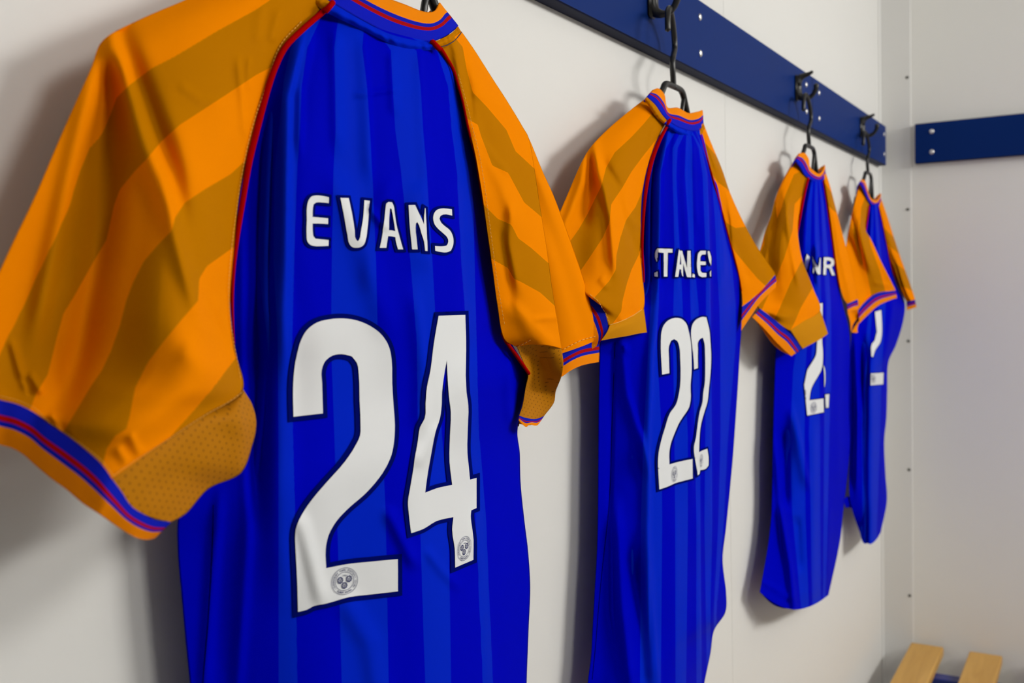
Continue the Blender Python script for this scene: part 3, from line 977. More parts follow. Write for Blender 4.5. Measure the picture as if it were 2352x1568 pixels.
SR1 = [[(1040, 80), (1063, 108), (1073, 163), (1086, 212), (1118, 245), (1163, 298), (1184, 347), (1224, 384), (1245, 400)],
       [(1060, 262), (1075, 273), (1098, 286), (1106, 314), (1131, 380), (1167, 396), (1180, 420), (1204, 465), (1246, 500), (1260, 510)],
       [(1095, 460), (1110, 469), (1143, 502), (1175, 516), (1190, 547), (1221, 570), (1257, 602), (1275, 612)],
       [(1110, 585), (1124, 592), (1167, 616), (1180, 640), (1201, 650), (1241, 672), (1277, 705), (1290, 712)]]
# the seam side starts on gold: first edge separates gold (below) from orange (above)
RGA = [([(1045, 110), (1062, 200), (1085, 300), (1100, 420)], 2.2, 10, 14), ([(1090, 260), (1100, 340), (1150, 420), (1180, 500)], 2.0, 16, 16), ([(1062, 110), (1076, 200), (1085, 270)], -2.5, 9, 9),
       ([(1110, 330), (1165, 395)], 1.8, 9, 9), ([(1175, 480), (1170, 560), (1185, 640)], 2.6, 12, 14), ([(1150, 540), (1165, 620), (1175, 700)], -2.0, 14, 14), ([(1215, 470), (1235, 600), (1250, 720)], 3.0, 40, 24),
       ([(1230, 733), (1255, 730), (1284, 728)], 2.0, 7, 7), ([(1178, 700), (1215, 740), (1270, 790)], 3.0, 26, 14), ([(1090, 215), (1120, 225), (1180, 252)], 1.2, 10, 8)]
sla, PA1 = cloth_sheet('sleeve', J, rows, 70, 150, M_SLEEVE, SR1, -1, RGA, back=0.012, wr=0.3, seed=5)
bA1 = bvh_of(PA1)
gr = [[(1187, 797, .447), (1205, 788, .444), (1222, 779, .440), (1258, 784, .434), (1290, 800, .432)],
      [(1203, 835, .451), (1220, 828, .456), (1240, 822, .452), (1268, 826, .440), (1294, 835, .433)],
      [(1213, 858, .452), (1226, 856, .460), (1243, 852, .456), (1268, 858, .446), (1289, 866, .437)],
      [(1207, 890, .458), (1222, 890, .464), (1240, 888, .462), (1260, 892, .457), (1277, 897, .452)],
      [(1200, 930, .463), (1217, 932, .464), (1237, 930, .463), (1255, 930, .462), (1272, 925, .461)],
      [(1192, 954, .465), (1207, 959, .463), (1225, 962, .462), (1238, 960, .463), (1250, 955, .466)]]
cloth_sheet('underarm_gusset', sla, np.array(gr, float), 40, 50, M_GUSSET, None, 1, [], back=0.012, wr=0.3, seed=6)
rows = [np.array(gr[5], float) + np.array([0, 0, -.0006]),
        np.array([(1191, 965, .464), (1207, 980, .461), (1217, 975, .460), (1233, 977, .461), (1243, 966, .465)], float)]
cloth_sheet('cuff', sla, rows, 30, 12, M_CUFF, q01=True, back=0.012)
stitches(sla, [(1187, 795), (1205, 786), (1222, 777)], [.449, .446, .441], bA1)
stitches(sla, [(1052, 170), (1078, 270), (1098, 350), (1112, 430), (1124, 520), (1140, 640), (1158, 745)], .44, bA1, wpx=1.4)
# red piping along both shoulder seams
px_tube('piping', J, [(757, 14), (735, 33), (697, 66), (657, 106), (634, 150), (618, 195), (604, 245), (590, 300), (572, 375), (556, 470), (544, 545), (536, 610), (533, 680), (535, 740), (538, 790)],
        [.446, .446, .445, .444, .443, .443, .443, .443, .443, .443, .443, .443, .442, .441, .440], [13, 14, 14, 14, 14, 14, 14, 14, 14, 13, 12, 11, 8, 5, 3], M_PIPE, lift=0.001)
px_tube('piping', J, [(996, 97), (1010, 110), (1026, 134), (1041, 160), (1051, 192), (1063, 236), (1073, 285), (1083, 325), (1094, 365), (1101, 410), (1108, 452), (1116, 500), (1130, 605)],
        [.444, .444, .444, .443, .443, .442, .441, .441, .441, .441, .442, .444, .447], [12, 11, 9, 8, 7, 6, 6, 6, 7, 7, 6, 5, 4], M_PIPE, lift=0.001)
px_tube('piping', J, [(1152, 765), (1163, 785), (1190, 822), (1215, 858)], [.446, .449, .451, .451], [5, 8, 9, 8], M_PIPE, lift=0.001)
px_tube('side_seam', J, [(490, 1160), (489, 1220), (484, 1330), (476, 1450), (466, 1568), (455, 1750)], .46, 3.0, M_SEAM, lift=-0.0002, bvh=B1)
# neck
collar_part(J, [(665, -92), (700, -45), (735, -15), (767, 9), (830, 46), (890, 76), (950, 92), (990, 95), (1020, 85), (1040, 72), (1052, 60)],
            [(745, -112), (790, -70), (820, -45), (850, -24), (895, -1), (930, 12), (965, 26), (988, 29), (1001, 22), (1007, 8), (1010, 8)],
            [.468, .460, .454, .449, .445, .443, .442, .443, .447, .455, .464], [.472, .468, .464, .460, .457, .455, .455, .456, .460, .466, .470])
tape_part(J, [(665, -92), (700, -45), (735, -12), (767, 9), (830, 46), (890, 76), (950, 92), (990, 96), (1020, 86), (1040, 73), (1052, 60)],
          [(640, -68), (680, -28), (715, 0), (748, 27), (838, 72), (898, 101), (952, 115), (996, 114), (1026, 104), (1046, 92), (1060, 74)],
          [.468, .459, .452, .446, .441, .439, .439, .440, .443, .450, .460], [M_TAPE_B, M_TAPE_G], 0.29, 0.715)
px_tube('seam_thread', J, [(1014, 107), (1028, 103), (1044, 93), (1055, 81), (1060, 74)], [.437, .440, .446, .452, .457], 2.2, M_DARKTHREAD, n=20, ns=6)
px_tube('piping', J, [(764, 6), (756, 16), (747, 26)], [.443, .441, .443], 14, M_PIPE, lift=0.0012)
px_tube('piping', J, [(991, 95), (1000, 103), (1009, 112)], [.439, .437, .439], 13, M_PIPE, lift=0.0012)
# name and number
def crop(pts, ox, oy): return [(ox + x / 4.0, oy + y / 4.0) for x, y in pts]
LE = crop([(665, 243), (600, 231), (540, 228), (500, 240), (475, 275), (463, 320), (460, 450), (458, 600), (465, 650), (490, 680), (530, 692), (590, 693), (658, 690), (660, 637), (590, 630), (540, 625), (520, 603), (513, 560), (512, 485), (600, 487), (655, 490), (656, 437), (600, 432), (512, 425), (515, 340), (522, 308), (545, 293), (600, 292), (663, 297)], 588, 392)
LV = crop([(768, 250), (842, 253), (870, 380), (900, 550), (912, 630), (930, 648), (943, 630), (955, 560), (980, 400), (988, 272), (1040, 278), (1030, 400), (1015, 550), (1000, 640), (985, 680), (960, 700), (920, 707), (880, 700), (855, 675), (835, 590), (800, 400)], 588, 392)
LA_ = crop([(1190, 300), (1210, 287), (1240, 290), (1255, 320), (1265, 380), (1280, 480), (1310, 600), (1345, 722), (1298, 722), (1280, 660), (1272, 610), (1240, 603), (1205, 600), (1197, 650), (1188, 708), (1128, 708), (1150, 600), (1168, 480), (1180, 370)], 588, 392)
LAh = crop([(1222, 345), (1235, 350), (1250, 420), (1272, 555), (1240, 548), (1212, 545), (1215, 430)], 588, 392)
LN = crop([(1396, 317), (1455, 315), (1480, 370), (1515, 445), (1534, 495), (1536, 410), (1541, 342), (1547, 347), (1552, 450), (1560, 600), (1567, 738), (1545, 735), (1535, 650), (1510, 570), (1490, 500), (1475, 472), (1463, 482), (1460, 520), (1470, 640), (1478, 722), (1428, 722), (1420, 640), (1405, 480)], 588, 392)
LS = crop([(1790, 355), (1740, 348), (1690, 348), (1650, 362), (1625, 395), (1618, 440), (1630, 490), (1660, 530), (1710, 575), (1745, 610), (1757, 640), (1752, 670), (1740, 688), (1700, 694), (1635, 690), (1637, 735), (1680, 745), (1740, 750), (1780, 735), (1800, 690), (1805, 640), (1795, 590), (1770, 545), (1720, 505), (1690, 475), (1675, 440), (1685, 415), (1710, 403), (1793, 412)], 588, 392)
for lp in ([LE], [LV], [LA_, LAh], [LN], [LS]):
    glyph('name_letter', J, B1, lp, 6.5, step=5.0)
D2 = [(672, 957), (671, 900), (672, 870), (675, 840), (681, 810), (690, 780), (703, 758), (725, 741), (755, 733), (785, 731), (815, 735), (845, 746), (870, 763), (885, 782), (893, 800), (898, 830), (899, 880), (902, 930), (905, 975), (903, 1015), (897, 1045), (885, 1072), (860, 1108), (835, 1135), (800, 1165), (770, 1197), (752, 1230), (746, 1260), (747, 1304), (800, 1294), (850, 1289), (912, 1283), (912, 1357), (860, 1363), (800, 1371), (750, 1384), (720, 1390), (703, 1399), (683, 1404), (681, 1340), (677, 1260), (677, 1225), (685, 1195), (697, 1172), (720, 1140), (750, 1105), (790, 1060), (815, 1022), (825, 1000), (826, 970), (824, 920), (822, 860), (818, 834), (806, 818), (785, 813), (762, 816), (745, 829), (737, 850), (738, 880), (740, 949)]
D4 = [(1005, 725), (1066, 723), (1068, 784), (1069, 900), (1073, 930), (1072, 980), (1071, 1040), (1074, 1070), (1077, 1101), (1092, 1097), (1092, 1167), (1080, 1172), (1079, 1185), (1081, 1205), (1085, 1240), (1085, 1285), (1043, 1303), (1042, 1260), (1036, 1215), (1039, 1187), (1000, 1196), (970, 1214), (942, 1224), (937, 1180), (935, 1152), (940, 1120), (950, 1060), (958, 1010), (963, 980), (973, 960), (975, 925), (978, 890), (986, 850), (994, 790)]
D4h = [(1024, 827), (1026, 870), (1029, 910), (1033, 945), (1031, 1000), (1030, 1060), (1036, 1113), (1000, 1121), (974, 1131), (978, 1100), (988, 1040), (998, 990), (1008, 960), (1012, 930), (1013, 900), (1018, 860)]
g = glyph('number_digit', J, B1, [D2], 11, step=6.0)
crest(g, B1, 789, 1334, (30.5, -3), (1, -31.5))
g = glyph('number_digit', J, B1, [D4, D4h], 9, step=8.0)
crest(g, B1, 1063.5, 1259, (16.2, -4.5), (1.5, -28))
hanger(0.628, 0.467, 0.251, 0.135, 0.13, 'black plastic hanger inside the nearest and largest shirt', 0.2)

# ------------------------------------------------------------------ shirt 22
J = jersey('blue and orange shirt numbered 22, second along the rail, folds hiding part of its name', (1.12, 0.455, Z(-0.57)))
Lb = [(1540, 280), (1520, 318), (1504, 358), (1493, 400), (1484, 450), (1480, 510), (1478, 580), (1480, 650), (1440, 700), (1395, 742), (1379, 785), (1377, 835),
      (1375, 920), (1374, 1040), (1373, 1170), (1371, 1260), (1366, 1350), (1361, 1440), (1357, 1510), (1350, 1565), (1346, 1620), (1344, 1680), (1343, 1760), (1342, 1840)]
Rb = [(1608, 300), (1618, 328), (1629, 365), (1642, 410), (1653, 450), (1665, 500), (1678, 548), (1690, 590), (1700, 630), (1704, 655), (1704, 690), (1704, 740),
      (1700, 800), (1694, 900), (1685, 1030), (1678, 1110), (1668, 1210), (1660, 1285), (1668, 1360), (1666, 1406), (1640, 1448), (1632, 1500), (1618, 1568), (1612, 1620)]
rows = []
for i, (l, r) in enumerate(zip(Lb, Rb)):
    up = [.460, .455, .451, .449, .448, .447, .447, .449, .455]
    mid = [.466, .457, .449, .446, .443, .441, .441, .447, .458]
    low = [.480, .470, .456, .447, .442, .439, .440, .452, .474]
    k = min(1, max(0, (i - 1) / 4)); k2 = min(1, max(0, (i - 8) / 4))
    Y = (np.array(up) * (1 - k) + np.array(mid) * k) * (1 - k2) + np.array(low) * k2
    rows.append(rowpts(l, r, Y, bow=[8, 5, 2][i] if i < 3 else 0))
ST2 = [[(1541, 285), (1522, 340), (1508, 400), (1500, 500), (1497, 600), (1495, 700), (1490, 784), (1478, 1000), (1472, 1200), (1470, 1568)],
       [(1553, 300), (1530, 340), (1517, 400), (1516, 500), (1514, 600), (1513, 700), (1508, 784), (1520, 1000), (1521, 1200), (1518, 1568)],
       [(1560, 310), (1545, 340), (1545, 400), (1548, 500), (1550, 600), (1547, 700), (1546, 784), (1549, 1000), (1551, 1200), (1552, 1568)],
       [(1570, 312), (1556, 340), (1553, 400), (1557, 500), (1563, 600), (1568, 700), (1570, 784), (1580, 1000), (1580, 1200), (1576, 1568)],
       [(1576, 316), (1575, 340), (1573, 400), (1580, 500), (1584, 600), (1586, 700), (1588, 784), (1596, 1000), (1600, 1200), (1600, 1568)],
       [(1588, 316), (1590, 340), (1590, 400), (1592, 500), (1594, 600), (1604, 700), (1606, 784), (1608, 1000), (1609, 1200), (1612, 1568)],
       [(1594, 316), (1605, 340), (1614, 400), (1618, 500), (1622, 600), (1622, 700), (1622, 784), (1620, 1000), (1618, 1200), (1624, 1568)],
       [(1598, 316), (1612, 340), (1625, 400), (1629, 500), (1631, 600), (1632, 700), (1633, 784), (1635, 1000), (1636, 1200), (1632, 1400), (1632, 1568)],
       [(1606, 322), (1620, 360), (1636, 420), (1642, 500), (1646, 600), (1652, 700), (1654, 784), (1655, 1000), (1650, 1200), (1640, 1400), (1640, 1568)],
       [(1608, 322), (1626, 372), (1641, 430), (1660, 520), (1680, 600), (1690, 700), (1690, 784), (1672, 1000), (1662, 1200), (1645, 1400), (1645, 1568)]]
RG2 = [([(1532, 320), (1517, 400), (1514, 560), (1512, 700), (1498, 820), (1491, 1000), (1490, 1300)], 4.0, 16, 5),
       ([(1553, 330), (1550, 450), (1556, 640)], 2.0, 13, 5), ([(1576, 330), (1574, 430), (1588, 640)], 2.2, 14, 5), ([(1592, 340), (1600, 500)], 1.2, 8, 5),
       ([(1612, 340), (1625, 420), (1629, 600), (1632, 900), (1632, 1150)], 4.0, 22, 5), ([(1500, 330), (1487, 420), (1483, 560)], -2.5, 8, 10),
       ([(1588, 735), (1587, 900), (1590, 1100)], 2.2, 20, 5), ([(1647, 420), (1652, 540), (1656, 640)], 1.8, 6, 10), ([(1655, 480), (1662, 560), (1664, 620)], 1.5, 5, 6),
       ([(1663, 700), (1660, 900), (1640, 1200)], 2.2, 22, 14), ([(1430, 790), (1440, 900), (1470, 1000), (1486, 1060)], 2.4, 16, 8), ([(1435, 795), (1442, 810)], 2.0, 6, 6),
       ([(1408, 820), (1404, 1000), (1400, 1150)], -1.2, 6, 6), ([(1418, 1200), (1430, 1400), (1450, 1560)], 3.5, 18, 14), ([(1490, 1250), (1498, 1400), (1510, 1560)], 3.0, 26, 7),
       ([(1460, 1300), (1475, 1450), (1480, 1568)], -2.5, 16, 16), ([(1604, 1190), (1606, 1380), (1607, 1500)], 2.0, 14, 7), ([(1650, 1250), (1640, 1340), (1634, 1440)], 2.4, 9, 9),
       ([(1552, 1200), (1552, 1500)], 1.0, 20, 10)]
rows = underlap(rows, 26, 14, 1, 8)
body, PB = cloth_sheet('body', J, rows, 130, 220, M_BODY, ST2, 1, [(p, a * 1.6, l, r) for p, a, l, r in RG2], back=0.02, wr=0.3, seed=11)
B2 = bvh_of(PB)
rows = [rowpts((1487, 223), (1532, 279), [.470, .463, .458, .455, .454]),
        rowpts((1450, 251), (1511, 318), [.470, .461, .455, .453, .454]),
        rowpts((1400, 293), (1491, 372), [.470, .459, .452, .450, .453]),
        rowpts((1359, 335), (1480, 416), [.470, .458, .448, .446, .453]),
        rowpts((1336, 372), (1474, 460), [.471, .458, .446, .443, .453], bow=-3),
        rowpts((1306, 440), (1472, 540), [.471, .460, .444, .438, .451]),
        rowpts((1277, 510), (1475, 622), [.470, .460, .442, .434, .449], bow=4),
        rowpts((1262, 570), (1479, 708), [.468, .459, .441, .433, .447], bow=8),
        rowpts((1272, 605), (1440, 732), [.466, .457, .441, .433, .436], bow=12)]
rows.append(resample(np.array([(1285, 622, .462), (1325, 655, .455), (1353, 677, .449), (1372, 693, .444), (1386, 711, .440), (1394, 733, .437), (1399, 748, .437)], float), 5))
SL2 = [[(1500, 258), (1478, 285), (1450, 315), (1412, 350), (1392, 385), (1381, 428), (1350, 490), (1330, 525), (1305, 560), (1280, 600)],
       [(1500, 330), (1476, 360), (1450, 395), (1430, 430), (1404, 468), (1400, 510), (1385, 545), (1355, 590), (1333, 622), (1310, 650)],
       [(1478, 432), (1460, 475), (1438, 505), (1425, 545), (1416, 585), (1415, 620), (1400, 645), (1370, 678), (1350, 700)],
       [(1478, 555), (1470, 580), (1450, 620), (1440, 650), (1430, 690), (1427, 715), (1410, 740)]]
RGS2 = [([(1366, 345), (1375, 400), (1388, 440), (1402, 500), (1410, 600)], 4.0, 10, 12), ([(1345, 365), (1335, 420), (1310, 490), (1290, 540)], 3.0, 12, 10), ([(1355, 365), (1358, 420), (1345, 500)], -3.0, 14, 12),
        ([(1390, 380), (1420, 430), (1440, 520), (1465, 580)], -2.5, 10, 12), ([(1500, 300), (1488, 350), (1472, 370)], 1.6, 7, 6), ([(1424, 440), (1445, 500), (1470, 520)], 1.4, 10, 8),
        ([(1380, 640), (1395, 660)], 1.2, 10, 10), ([(1430, 700), (1425, 735)], 1.2, 7, 7), ([(1450, 660), (1460, 705)], 1.0, 10, 8)]
sl, PS = cloth_sheet('sleeve', J, rows, 80, 130, M_SLEEVE, SL2, 1, [(p, a * 1.3, l, r) for p, a, l, r in RGS2], back=0.026, backpow=1.0, base=True, wr=0.25, seed=12, ylim=0.497)
bS = bvh_of(PS)
gr = [[(1400, 747, .437), (1420, 740, .436), (1440, 732, .436), (1460, 721, .441), (1479, 707, .447)],
      [(1393, 764, .437), (1417, 754, .434), (1440, 747, .434), (1462, 737, .438), (1482, 730, .445)],
      [(1380, 782, .440), (1412, 776, .437), (1442, 771, .437), (1465, 766, .440), (1486, 763, .445)]]
cloth_sheet('underarm_gusset', sl, np.array(gr, float), 40, 24, M_GUSSETPLAIN, None, 1, [], back=0.014, wr=0.2, seed=13)
sm = np.array([(1285, 622, .462), (1325, 655, .455), (1353, 677, .449), (1372, 693, .444), (1386, 711, .440), (1394, 733, .437), (1396, 752, .437), (1390, 770, .438), (1380, 783, .440)], float)
ou = np.array([(1262, 668, .470), (1285, 690, .466), (1306, 712, .462), (1324, 734, .458), (1336, 755, .455), (1344, 775, .453), (1350, 790, .452), (1352, 800, .451), (1354, 806, .451)], float)
cloth_sheet('cuff', sl, np.stack([sm, (sm + ou) / 2 + np.array([6, -2, -.002]), ou]), 60, 24, M_CUFF, q01=True, back=0.010, mean=True)
stitches(sl, [(1354, 676), (1372, 691), (1387, 710), (1395, 733), (1399, 747)], [.448, .443, .439, .436, .436], bS)
stitches(sl, [(1400, 746), (1420, 739), (1440, 731), (1460, 720), (1478, 706)], [.437, .436, .436, .441, .447], bS, dash=40, gap=1)
# sleeve on the far side
LA = [(1608, 295), (1616, 330), (1630, 378), (1646, 432), (1660, 486), (1674, 540), (1687, 592), (1699, 642), (1705, 690), (1704, 704)]
RA = [(1615, 280), (1627, 312), (1641, 346), (1659, 390), (1676, 440), (1696, 486), (1717, 528), (1738, 565), (1762, 600), (1782, 629)]
YA = [.455, .455, .455, .455, .455, .455, .456, .458, .459, .459]; YB = [.464, .463, .463, .462, .461, .459, .457, .455, .453, .453]
rows = [rowpts(l, r, [a, a * .7 + b_ * .3 - .003, (a + b_) / 2 - .005, a * .3 + b_ * .7 - .005, b_], bow=(6 if i == 9 else 0)) for i, (l, r, a, b_) in enumerate(zip(LA, RA, YA, YB))]
SR2 = [[(1612, 320), (1643, 355), (1668, 390)], [(1630, 392), (1650, 420), (1668, 432), (1678, 442)], [(1655, 480), (1668, 512), (1690, 524), (1712, 520)], [(1660, 540), (1678, 560), (1690, 580), (1740, 640), (1762, 660)]]
RGA2 = [([(1668, 420), (1680, 500), (1686, 570), (1700, 640)], 2.4, 6, 16), ([(1700, 500), (1735, 580), (1765, 640)], 1.8, 14, 8), ([(1625, 330), (1645, 385)], 1.2, 5, 6), ([(1690, 560), (1720, 640)], -1.8, 8, 10)]
sla, PA = cloth_sheet('sleeve', J, rows, 50, 90, M_SLEEVE, SR2, -1, RGA2, back=0.012, wr=0.2, seed=14)
sm = np.array([(1704, 704, .459), (1720, 686, .457), (1740, 662, .454), (1762, 644, .453), (1782, 629, .453)], float)
ou = np.array([(1702, 760, .460), (1722, 730, .458), (1742, 701, .455), (1766, 675, .453), (1785, 657, .453)], float)
cloth_sheet('cuff', sla, np.stack([sm, (sm + ou) / 2 + np.array([0, 0, -.001]), ou]), 40, 20, M_CUFF, q01=True, back=0.008, mean=True)
px_tube('piping', J, [(1537, 279), (1517, 318), (1501, 358), (1490, 400), (1482, 450), (1477, 510), (1475, 570), (1478, 620), (1479, 648)], [.452, .452, .452, .452, .452, .451, .450, .449, .448],
        [8, 8, 9, 9, 8, 7, 6, 5, 3], M_PIPE, lift=0.0012)
px_tube('piping', J, [(1606, 296), (1614, 332), (1627, 375), (1641, 425), (1656, 478), (1670, 532), (1684, 582), (1697, 632), (1703, 668)], [.453, .453, .453, .453, .453, .453, .454, .455, .456],
        [6, 5, 5, 5, 4, 4, 4, 3, 3], M_PIPE, lift=0.0012)
px_tube('side_seam', J, [(1413, 786), (1409, 880), (1405, 990), (1402, 1100), (1396, 1190), (1386, 1280), (1376, 1380), (1368, 1480), (1360, 1560)], .46, 2.2, M_SEAM, lift=-0.0002, bvh=B2)
collar_part(J, [(1486, 223), (1505, 241), (1521, 264), (1538, 280), (1562, 294), (1588, 301), (1606, 298), (1615, 282)],
            [(1500, 207), (1512, 204), (1525, 218), (1532, 247), (1556, 248), (1580, 260), (1600, 257), (1613, 253)],
            [.463, .458, .455, .452, .450, .450, .452, .460], [.465, .464, .464, .464, .463, .463, .463, .465], nu=70)
tape_part(J, [(1486, 223), (1505, 241), (1521, 264), (1536, 279), (1562, 294), (1588, 301), (1607, 298), (1616, 281)],
          [(1480, 228), (1494, 250), (1508, 270), (1528, 287), (1558, 307), (1590, 318), (1608, 312), (1619, 296)],
          [.461, .456, .453, .450, .448, .448, .450, .458], [M_TAPE_B, M_TAPE_G], 0.40, 0.86, nu=80)
px_tube('piping', J, [(1539, 275), (1533, 284)], [.448, .448], 8, M_PIPE, lift=0.001, n=6)
px_tube('loose_thread', J, [(1491, 240), (1496, 248), (1501, 255), (1508, 264), (1513, 270), (1522, 280)], .45, 1.6, M_DARKTHREAD, lift=0.0006, bvh=bS)
QX, QY = 1176, 392
TX = [[[(1341, 711), (1331, 728), (1322, 770), (1325, 808), (1335, 835), (1338, 800), (1342, 745)]], [[(1318, 938), (1338, 925), (1340, 976), (1318, 972)]],
      [[(1342, 714), (1465, 718), (1465, 752), (1421, 752), (1418, 975), (1385, 975), (1380, 754), (1345, 750)]],
      [[(1520, 722), (1529, 735), (1531, 800), (1525, 862), (1540, 862), (1550, 905), (1557, 968), (1548, 960), (1540, 907), (1524, 905), (1515, 975), (1490, 975), (1505, 850), (1514, 770)]],
      [[(1531, 735), (1552, 735), (1600, 890), (1603, 735), (1628, 735), (1636, 978), (1600, 977), (1562, 850), (1560, 975), (1550, 960), (1542, 850)]],
      [[(1648, 945), (1665, 955), (1666, 981), (1643, 976)]],
      [[(1770, 735), (1722, 735), (1702, 755), (1693, 800), (1695, 930), (1705, 962), (1730, 976), (1775, 976), (1775, 940), (1738, 938), (1722, 920), (1720, 866), (1770, 866), (1770, 835), (1720, 832), (1722, 790), (1736, 770), (1770, 768)]],
      [[(1785, 740), (1800, 738), (1815, 788), (1815, 872), (1800, 830)]], [[(1807, 928), (1815, 915), (1815, 972), (1808, 970)]]]
for lp in TX:
    glyph('name_letter', J, B2, [[(QX + x / 4, QY + y / 4) for x, y in q] for q in lp], 3.0, step=2.2, lift=0.0030, border_lift=0.0020)
D2a = [(1515.5, 784), (1517, 762), (1522, 747), (1533.5, 735), (1548, 730), (1563.5, 732.5), (1573.5, 742), (1580, 762), (1584, 784), (1586, 821), (1586, 854), (1583.5, 884), (1583.5, 920), (1579, 938), (1568.5, 954), (1558.5, 969), (1548.5, 991), (1539, 1016), (1535, 1036), (1535, 1066), (1551, 1061.5), (1566, 1058), (1588, 1053.5), (1588.5, 1098), (1566, 1104), (1548.5, 1109), (1531, 1117), (1512, 1123.5), (1510.5, 1096), (1509, 1059), (1511, 1036), (1517, 1009), (1526, 979), (1536, 949), (1550, 929), (1557, 904), (1560, 884), (1561, 859), (1560, 821), (1558, 796), (1553, 783), (1546, 778.5), (1539, 782), (1534, 795), (1534, 821), (1535, 856.5), (1518.5, 860), (1517, 834)]
D2b = [(1585, 770), (1586, 752), (1591, 739), (1602, 730.5), (1612, 727.5), (1620, 728.5), (1623, 741), (1626, 753), (1629, 784), (1630.5, 809), (1630, 846), (1626, 889), (1622, 924), (1616, 944), (1610, 964), (1606, 984), (1604, 1009), (1603, 1038), (1611, 1034), (1622, 1030), (1625, 1049), (1625, 1068), (1618.5, 1076), (1606, 1079), (1604, 1088), (1600, 1091), (1598.5, 1079), (1593.5, 1054), (1591, 1026), (1596, 1004), (1600, 974), (1605, 944), (1611, 924), (1613, 901), (1616, 884), (1617.5, 846), (1617, 809), (1616, 789), (1612, 775), (1606, 778), (1601, 785), (1600.5, 800), (1600.5, 845), (1591.5, 848), (1590, 821), (1587, 791)]
g = glyph('number_digit', J, B2, [D2a], 4.8, step=4.0, lift=0.0024, border_lift=0.0015)
crest(g, B2, 1546, 1088, (6.8, -1.6), (0.5, -18), full=True, lift=0.0034)
g = glyph('number_digit', J, B2, [D2b], 3.8, step=3.0, lift=0.0024, border_lift=0.0015)
crest(g, B2, 1607.5, 1057, (4.2, -1.5), (0.5, -15), full=True, lift=0.0034)
hanger(1.189, 0.4675, 0.2515, 0.135, 0.12, 'black plastic hanger inside the second shirt along the rail', 0.25)

# ------------------------------------------------------------------ third shirt
J = jersey('blue and orange shirt third along the rail, its number half covered by its sleeve', (1.78, 0.455, Z(-0.57)))
Lb = [(1859, 410), (1848, 455), (1838, 505), (1832, 545), (1828, 600), (1815, 660), (1795, 720), (1783, 790), (1779, 880), (1776, 980), (1774, 1080), (1772, 1170), (1768, 1220), (1761, 1270), (1753, 1315), (1745, 1359)]
Rb = [(1890, 415), (1896, 455), (1903, 500), (1909, 550), (1915, 600), (1923, 650), (1936, 700), (1949, 750), (1953, 800), (1951, 880), (1951, 960), (1953, 1020), (1946, 1100), (1938, 1165), (1928, 1250), (1903, 1366)]
rows = []
for i, (l, r) in enumerate(zip(Lb, Rb)):
    up = [.466, .460, .457, .455, .455, .456, .462]
    low = [.480, .470, .458, .451, .448, .455, .470]
    k = min(1, max(0, (i - 1) / 5))
    rows.append(rowpts(l, r, np.array(up) * (1 - k) + np.array(low) * k, bow={0: 4, 13: 10, 14: 22, 15: 37}.get(i, 0)))
ST3 = [[(1864, 415), (1855, 470), (1850, 560), (1846, 700), (1822, 850), (1815, 1000), (1820, 1180), (1840, 1390)],
       [(1868, 416), (1864, 470), (1862, 560), (1860, 700), (1850, 850), (1848, 1000), (1850, 1180), (1858, 1390)],
       [(1872, 417), (1871, 470), (1872, 560), (1870, 700), (1862, 850), (1858, 1000), (1862, 1180), (1866, 1390)],
       [(1877, 418), (1879, 470), (1883, 560), (1886, 700), (1882, 850), (1884, 1000), (1884, 1180), (1886, 1390)],
       [(1881, 418), (1886, 470), (1890, 560), (1898, 700), (1896, 850), (1893, 1000), (1892, 1180), (1890, 1390)],
       [(1884, 418), (1892, 470), (1900, 560), (1908, 700), (1909, 850), (1904, 1000), (1901, 1180), (1895, 1390)]]
RG3 = [([(1860, 430), (1850, 500), (1846, 560)], 1.6, 6, 5), ([(1873, 430), (1872, 520), (1876, 640)], 1.8, 8, 5), ([(1886, 440), (1890, 540)], 1.4, 7, 4), ([(1860, 600), (1862, 640)], 3.0, 5, 4), ([(1876, 570), (1880, 650)], 2.4, 6, 4),
       ([(1900, 700), (1893, 850), (1890, 950)], 2.6, 14, 5), ([(1925, 760), (1925, 900), (1930, 1100)], 2.4, 12, 10), ([(1822, 950), (1836, 1010), (1852, 1100)], 3.5, 16, 7), ([(1800, 1000), (1800, 1150)], -4.0, 12, 14),
       ([(1784, 1050), (1795, 1180), (1815, 1300), (1825, 1395)], 3.5, 9, 8), ([(1830, 1200), (1835, 1300)], -2.5, 10, 10), ([(1868, 1000), (1868, 1370)], 2.4, 16, 10), ([(1905, 1180), (1900, 1340)], 2.0, 8, 8),
       ([(1750, 1335), (1815, 1372), (1900, 1352)], 0.8, 5, 5)]
rows = underlap(rows, 22, 8, 1, 5)
body, PB = cloth_sheet('body', J, rows, 100, 170, M_BODY, ST3, 1, [(p, a * 1.6, l, r) for p, a, l, r in RG3], back=0.014, wr=0.25, seed=21)
B3 = bvh_of(PB)
rows = [rowpts((1832, 362), (1855, 408), [.472, .468, .465, .463, .462]),
        rowpts((1807, 403), (1848, 437), [.473, .467, .462, .460, .461]),
        rowpts((1787, 448), (1842, 466), [.474, .464, .455, .456, .460]),
        rowpts((1776, 490), (1834, 500), [.475, .462, .447, .447, .456]),
        rowpts((1756, 540), (1833, 540), [.475, .462, .444, .438, .446]),
        rowpts((1742, 590), (1843, 597), [.474, .461, .443, .434, .440]),
        rowpts((1734, 640), (1868, 662), [.472, .460, .443, .433, .437], bow=3),
        rowpts((1733, 680), (1884, 712), [.470, .459, .443, .433, .436], bow=8),
        rowpts((1738, 698), (1846, 738), [.468, .458, .444, .437, .434], bow=6)]
